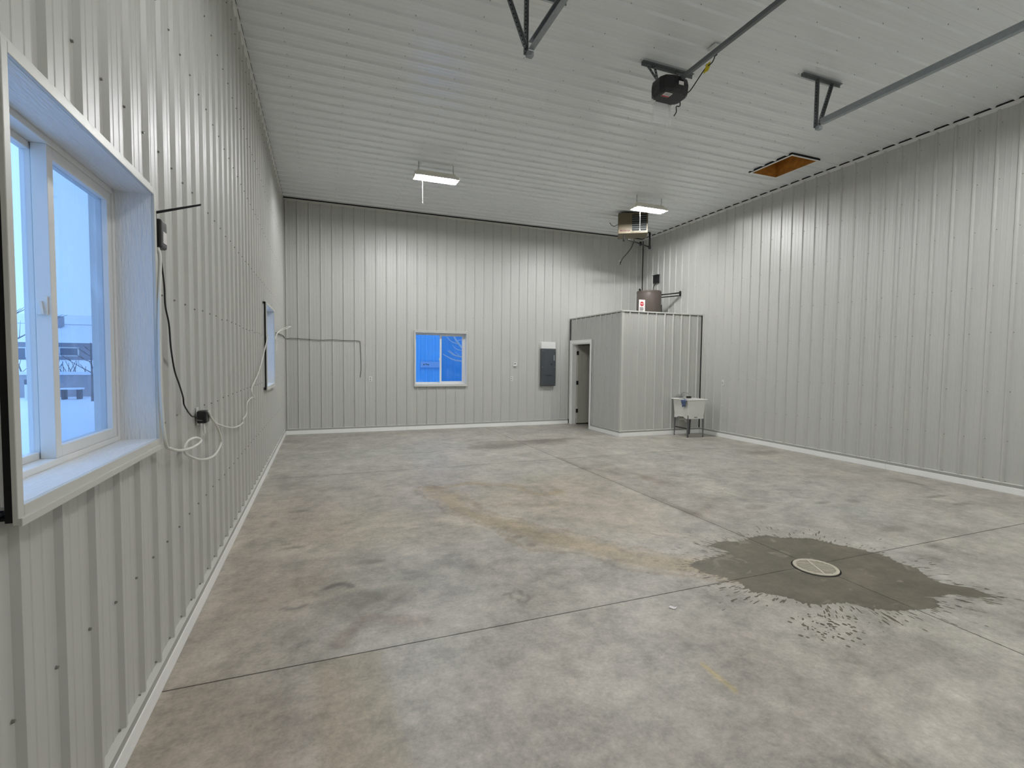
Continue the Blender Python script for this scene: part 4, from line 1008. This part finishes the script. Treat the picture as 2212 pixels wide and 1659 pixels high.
c3 = [(.05, 8.76, 1.92), (.04, 9.1, 2.0), (.05, 9.3, 2.06), (.09, 9.7, 2.14), (.14, 10.2, 2.21), (.19, 10.4, 2.235), (.20, 10.3, 2.225), (.15, 10.0, 2.17), (.07, 9.5, 2.09), (.04, 9.25, 2.0), (.04, 9.2, 1.85), (.04, 9.1, 1.72)]
tag(MB().tube(c3, .0065, n=6).build('cable_bundle', M['cord_w'], smooth=True), 'tangle of white cable end beside the far left window', 'cable')
c4 = [(.03, 9.25, 2.05), (.025, 9.9, 2.06), (.025, 10.8, 2.07), (.03, D - .06, 2.04)]
tag(MB().tube(c4, .008, n=6).build('dark_wire', M['cord_g']), 'short dark wire on the left wall near the back corner', 'wire')
c5 = [(.044, D - .027, 2.025), (.159, D - .027, 2.040), (.42, D - .027, 2.03), (.703, D - .027, 2.014), (.95, D - .027, 2.028), (1.172, D - .027, 2.020), (1.363, D - .027, 2.022), (1.51, D - .027, 2.012), (1.54, D - .012, 1.955), (1.555, D - .008, 1.575), (1.556, D - .008, 1.37), (1.537, D - .010, 1.21)]
tag(MB().tube(c5, .0065, n=6).build('grey_wire', M['cord_g']), 'grey wire crossing the back wall ribs and dropping beside the outlet', 'wire')

# ------------------------------------------------------------------ outside: snow, houses, trees
g = MB(); N = 26
xs = np.linspace(-70, 50, N); ys = np.linspace(-30, 120, N)
vs = [(x, y, -.16 + .05 * math.sin(x * .9) * math.cos(y * .7)) for y in ys for x in xs]
sn = g.add(vs, [(j * N + i, j * N + i + 1, (j + 1) * N + i + 1, (j + 1) * N + i) for j in range(N - 1) for i in range(N - 1) if not (ys[j] < D + 2 and ys[j + 1] > F0 - 2 and xs[i] < W + 2 and xs[i + 1] > -2)] or [(0, 1, 2)])
sn = g.build('snow_ground', M['snow'], smooth=True); struct(sn, 'flat snow-covered ground outside the windows')
# ground strip near the building
struct(MB().box(-6, -.19, F0 - 6, D + 8, -.30, -.15).box(-.19, W + 6, D + .19, D + 8, -.30, -.15).build('ground_apron', M['snow']), 'snow close to the outside of the building')
# raised snowy bank behind a low retaining wall
rw = thing('retaining_wall', (-11, 27, -.15), 'low weathered board retaining wall topped with snow', 'wall')
for k in range(14):
    MB().box(-34 + k * 2.4, -34 + k * 2.4 + 2.36, 27, 27.25, -.2, .80 + .03 * math.sin(k * 2.1)).build('board_section', M['retain'], rw)
MB().box(-34, -.4, 26.95, 27.4, .80, .93).build('snow_cap', M['snow'], rw)
bank = MB()
for k in range(12):
    pass
bv = [(-60, 27.3, .80), (10, 27.3, .80), (10, 48, 1.30), (-60, 48, 1.30), (10, 90, 1.5), (-60, 90, 1.5)]
bank.add(bv, [(0, 1, 2, 3), (3, 2, 4, 5)]); struct(bank.build('snow_bank', M['snow']), 'snowy rise of ground behind the low wall')
hs = thing('house', (-18, 52, 1.3), 'long grey house with snow-covered roof beyond the low wall', 'house')
MB().box(-30, -9, 50, 58, 1.0, 2.72).build('wall', M['housewall'], hs)
g = MB().prism([(-30.6, 49.4, 2.68), (-30.6, 54, 4.35), (-30.6, 58.6, 2.68)], [(-8.4, 49.4, 2.68), (-8.4, 54, 4.35), (-8.4, 58.6, 2.68)]); g.build('snowy_roof', M['snow'], hs)
MB().box(-20.6, -20.0, 53, 53.6, 3.9, 5.0).build('chimney', M['housewall'], hs)
for (a, b, c, d) in ((-19.0, -17.7, 1.6, 2.35), (-16.6, -15.4, 1.6, 2.35), (-21.7, -21.0, 1.1, 2.3), (-24, -22.8, 1.6, 2.35)):
    w_ = MB().box(a, b, 49.93, 50.0, c, d).build('window', M['white'], hs); MB().box(a + .1, b - .1, 49.90, 49.94, c + .1, d - .1).build('pane', M['shutter'], w_)
h2 = thing('house', (-40, 78, 1.4), 'faint farther house with pale roof behind the long grey house', 'house')
MB().box(-36, -20, 76, 84, 1.2, 5.6).build('wall', M['housewall'], h2)
MB().prism([(-36.6, 75.4, 5.5), (-36.6, 80, 6.9), (-36.6, 84.6, 5.5)], [(-19.4, 75.4, 5.5), (-19.4, 80, 6.9), (-19.4, 84.6, 5.5)]).build('snowy_roof', M['snow'], h2)
def bare_tree(name, base, h, m, label, seed, lean=(0, 0), spread=.5, nb=7, r=.06):
    rg = random.Random(seed); root = thing(name, base, label, 'tree')
    b = Vector(base); top = b + Vector((lean[0], lean[1], h))
    tr = [b.lerp(top, t) + Vector((rg.uniform(-.03, .03), rg.uniform(-.03, .03), 0)) * h * .3 for t in (0, .25, .5, .75, 1)]
    MB().tube(tr, r, n=6, taper=.35).build('trunk', m, root)
    for i in range(nb):
        t = .3 + .65 * i / nb; p = b.lerp(top, t); an = rg.uniform(0, 6.28); ln = h * spread * (1.15 - t) * rg.uniform(.8, 1.3)
        d = Vector((math.cos(an), math.sin(an), rg.uniform(.5, .9)))
        g = MB(); pts = [p, p + d * ln * .5 + Vector((0, 0, -.03)), p + d * ln]
        g.tube(pts, r * .4, n=5, taper=.3)
        for q in range(4):
            s = p + d * ln * rg.uniform(.3, .9); d2 = (d + Vector((rg.uniform(-.9, .9), rg.uniform(-.9, .9), rg.uniform(-.1, .6)))).normalized()
            g.tube([s, s + d2 * ln * .35], r * .18, n=4, taper=.4)
        g.build('branch', m, root)
    return root
bare_tree('young_tree', (-7.72, 24.0, -.15), 2.3, M['bark'], 'young bare tree standing in front of the low wall', 3, r=.05)
bare_tree('bare_tree', (-11.6, 25.6, -.15), 4.2, M['bark'], 'larger bare dark tree at the left of the near window view', 8, r=.09, spread=.6, nb=10)
shr = thing('snowy_shrub', (-10, 28.6, .8), 'snow-dusted twiggy shrub on the bank above the low wall', 'shrub')
rg = random.Random(5)
for k in range(9):
    g = MB(); bxx = -13.5 + k * .85
    for j in range(9):
        a = Vector((bxx + rg.uniform(-.3, .3), 28.6 + rg.uniform(-.3, .3), .78)); g.tube([a, a + Vector((rg.uniform(-.35, .35), rg.uniform(-.2, .2), rg.uniform(.3, .8)))], .018, n=4, taper=.5)
    g.build('twig_cluster', M['bark'], shr)
bn = thing('garden_bench', (-8.9, 25.4, -.15), 'snow-topped bench in front of the low wall', 'bench')
MB().box(-9.25, -8.55, 25.2, 25.6, .25, .31).build('snowy_seat', M['snow'], bn); 
for x in (-9.15, -8.65): MB().box(x - .05, x + .05, 25.25, 25.55, -.15, .25).build('leg', M['bark'], bn)
ps = thing('marker_post', (-10.2, 25.0, -.15), 'thin white post with dark top in front of the low wall', 'post')
MB().cyl((-10.2, 25.0, -.15), (-10.2, 25.0, .48), .04, n=8).build('shaft', M['white'], ps); MB().cyl((-10.2, 25.0, .48), (-10.2, 25.0, .68), .045, n=8).build('dark_top', M['bark'], ps)
# blue building behind the back window
bb = thing('blue_building', (4, 16.2, -.15), 'blue ribbed steel building filling the back window view', 'building')
for k in range(10):
    a = -1.0 + k * .92
    g = MB()
    for j in range(4):
        s_ = a + j * .23
        for (p0, n0, p1, n1) in ((0, 0, .016, .02), (.016, .02, .034, .02), (.034, .02, .05, 0), (.05, 0, .23, 0)):
            g.add([(s_ + p0, 15.6 - n0, .05), (s_ + p1, 15.6 - n1, .05), (s_ + p1, 15.6 - n1, 4.2), (s_ + p0, 15.6 - n0, 4.2)], [(0, 1, 2, 3)])
    g.build('siding_panel', M['blueside'], bb)
MB().box(-1.0, 8.2, 15.61, 18.5, -.1, 4.2).build('body', M['blueside'], bb)
MB().box(-1.3, 8.5, 15.3, 18.8, 4.2, 4.32).build('snowy_roof', M['snow'], bb)
sgn_ = thing('building_sign', (3.95, 15.55, 1.46), 'pale blue rectangular sign on the blue building wall', 'sign')
MB().box(3.655, 4.32, 15.545, 15.575, 1.375, 1.56).build('board', M['signblue'], sgn_)
for a, b, c, d in ((3.748, 3.762, 1.475, 1.497), (3.738, 3.772, 1.448, 1.475), (3.80, 3.85, 1.487, 1.499), (3.818, 3.832, 1.45, 1.488), (3.856, 3.884, 1.455, 1.482), (3.89, 3.918, 1.455, 1.482)):
    MB().box(a, b, 15.541, 15.5445, c, d).build('dark_marking', M['ink'], sgn_)
ft = thing('frosted_tree', (6.2, 14.3, -.15), 'frost-white bare tree reaching in from the right of the back window', 'tree')
MB().tube([(6.2, 14.3, -.15), (6.15, 14.3, 1.0), (6.22, 14.35, 2.4), (6.1, 14.3, 3.6)], .09, n=8, taper=.4).build('trunk', M['frost'], ft)
def br(pts, r=.02): return MB().tube(pts, r, n=6, taper=.35)
br([(6.15, 14.3, 1.45), (4.75, 14.5, 1.585), (4.45, 14.5, 1.63), (4.22, 14.5, 1.74), (4.12, 14.5, 1.80)], .03).build('branch', M['frost'], ft)
g = br([(6.18, 14.3, 1.5), (5.0, 14.5, 1.69), (4.68, 14.5, 1.72), (4.45, 14.5, 1.78), (4.28, 14.5, 1.90)], .035)
g.tube([(4.55, 14.5, 1.74), (4.40, 14.5, 1.84), (4.32, 14.5, 1.93)], .016, n=5, taper=.4); g.tube([(4.62, 14.5, 1.73), (4.58, 14.5, 1.80), (4.5, 14.5, 1.86)], .014, n=5, taper=.4); g.build('branch', M['frost'], ft)
g = br([(6.2, 14.33, 1.5), (5.0, 14.5, 1.80), (4.75, 14.5, 1.96), (4.60, 14.5, 2.12), (4.45, 14.5, 2.34), (4.38, 14.5, 2.5)], .045)
g.tube([(4.62, 14.5, 2.1), (4.4, 14.5, 2.17), (4.28, 14.5, 2.27), (4.2, 14.5, 2.36)], .018, n=5, taper=.4)
g.tube([(4.82, 14.5, 1.91), (4.6, 14.5, 1.93), (4.48, 14.5, 2.0), (4.42, 14.5, 2.08)], .018, n=5, taper=.4)
g.tube([(4.56, 14.5, 2.17), (4.62, 14.5, 2.22), (4.75, 14.5, 2.22), (4.85, 14.5, 2.19)], .014, n=5, taper=.4); g.build('branch', M['frost'], ft)
g = MB()
for i in range(120):
    x = rg.uniform(2.6, 5.6); y = rg.uniform(14.6, 15.4); g.tube([(x, y, -.16), (x + rg.uniform(-.08, .08), y, rg.uniform(.5, 1.05))], .012, n=3, smooth=False, taper=.3)
tag(g.build('dry_grass', M['frost']), 'frosted dry grass stems standing before the blue building', 'grass', kind='stuff')
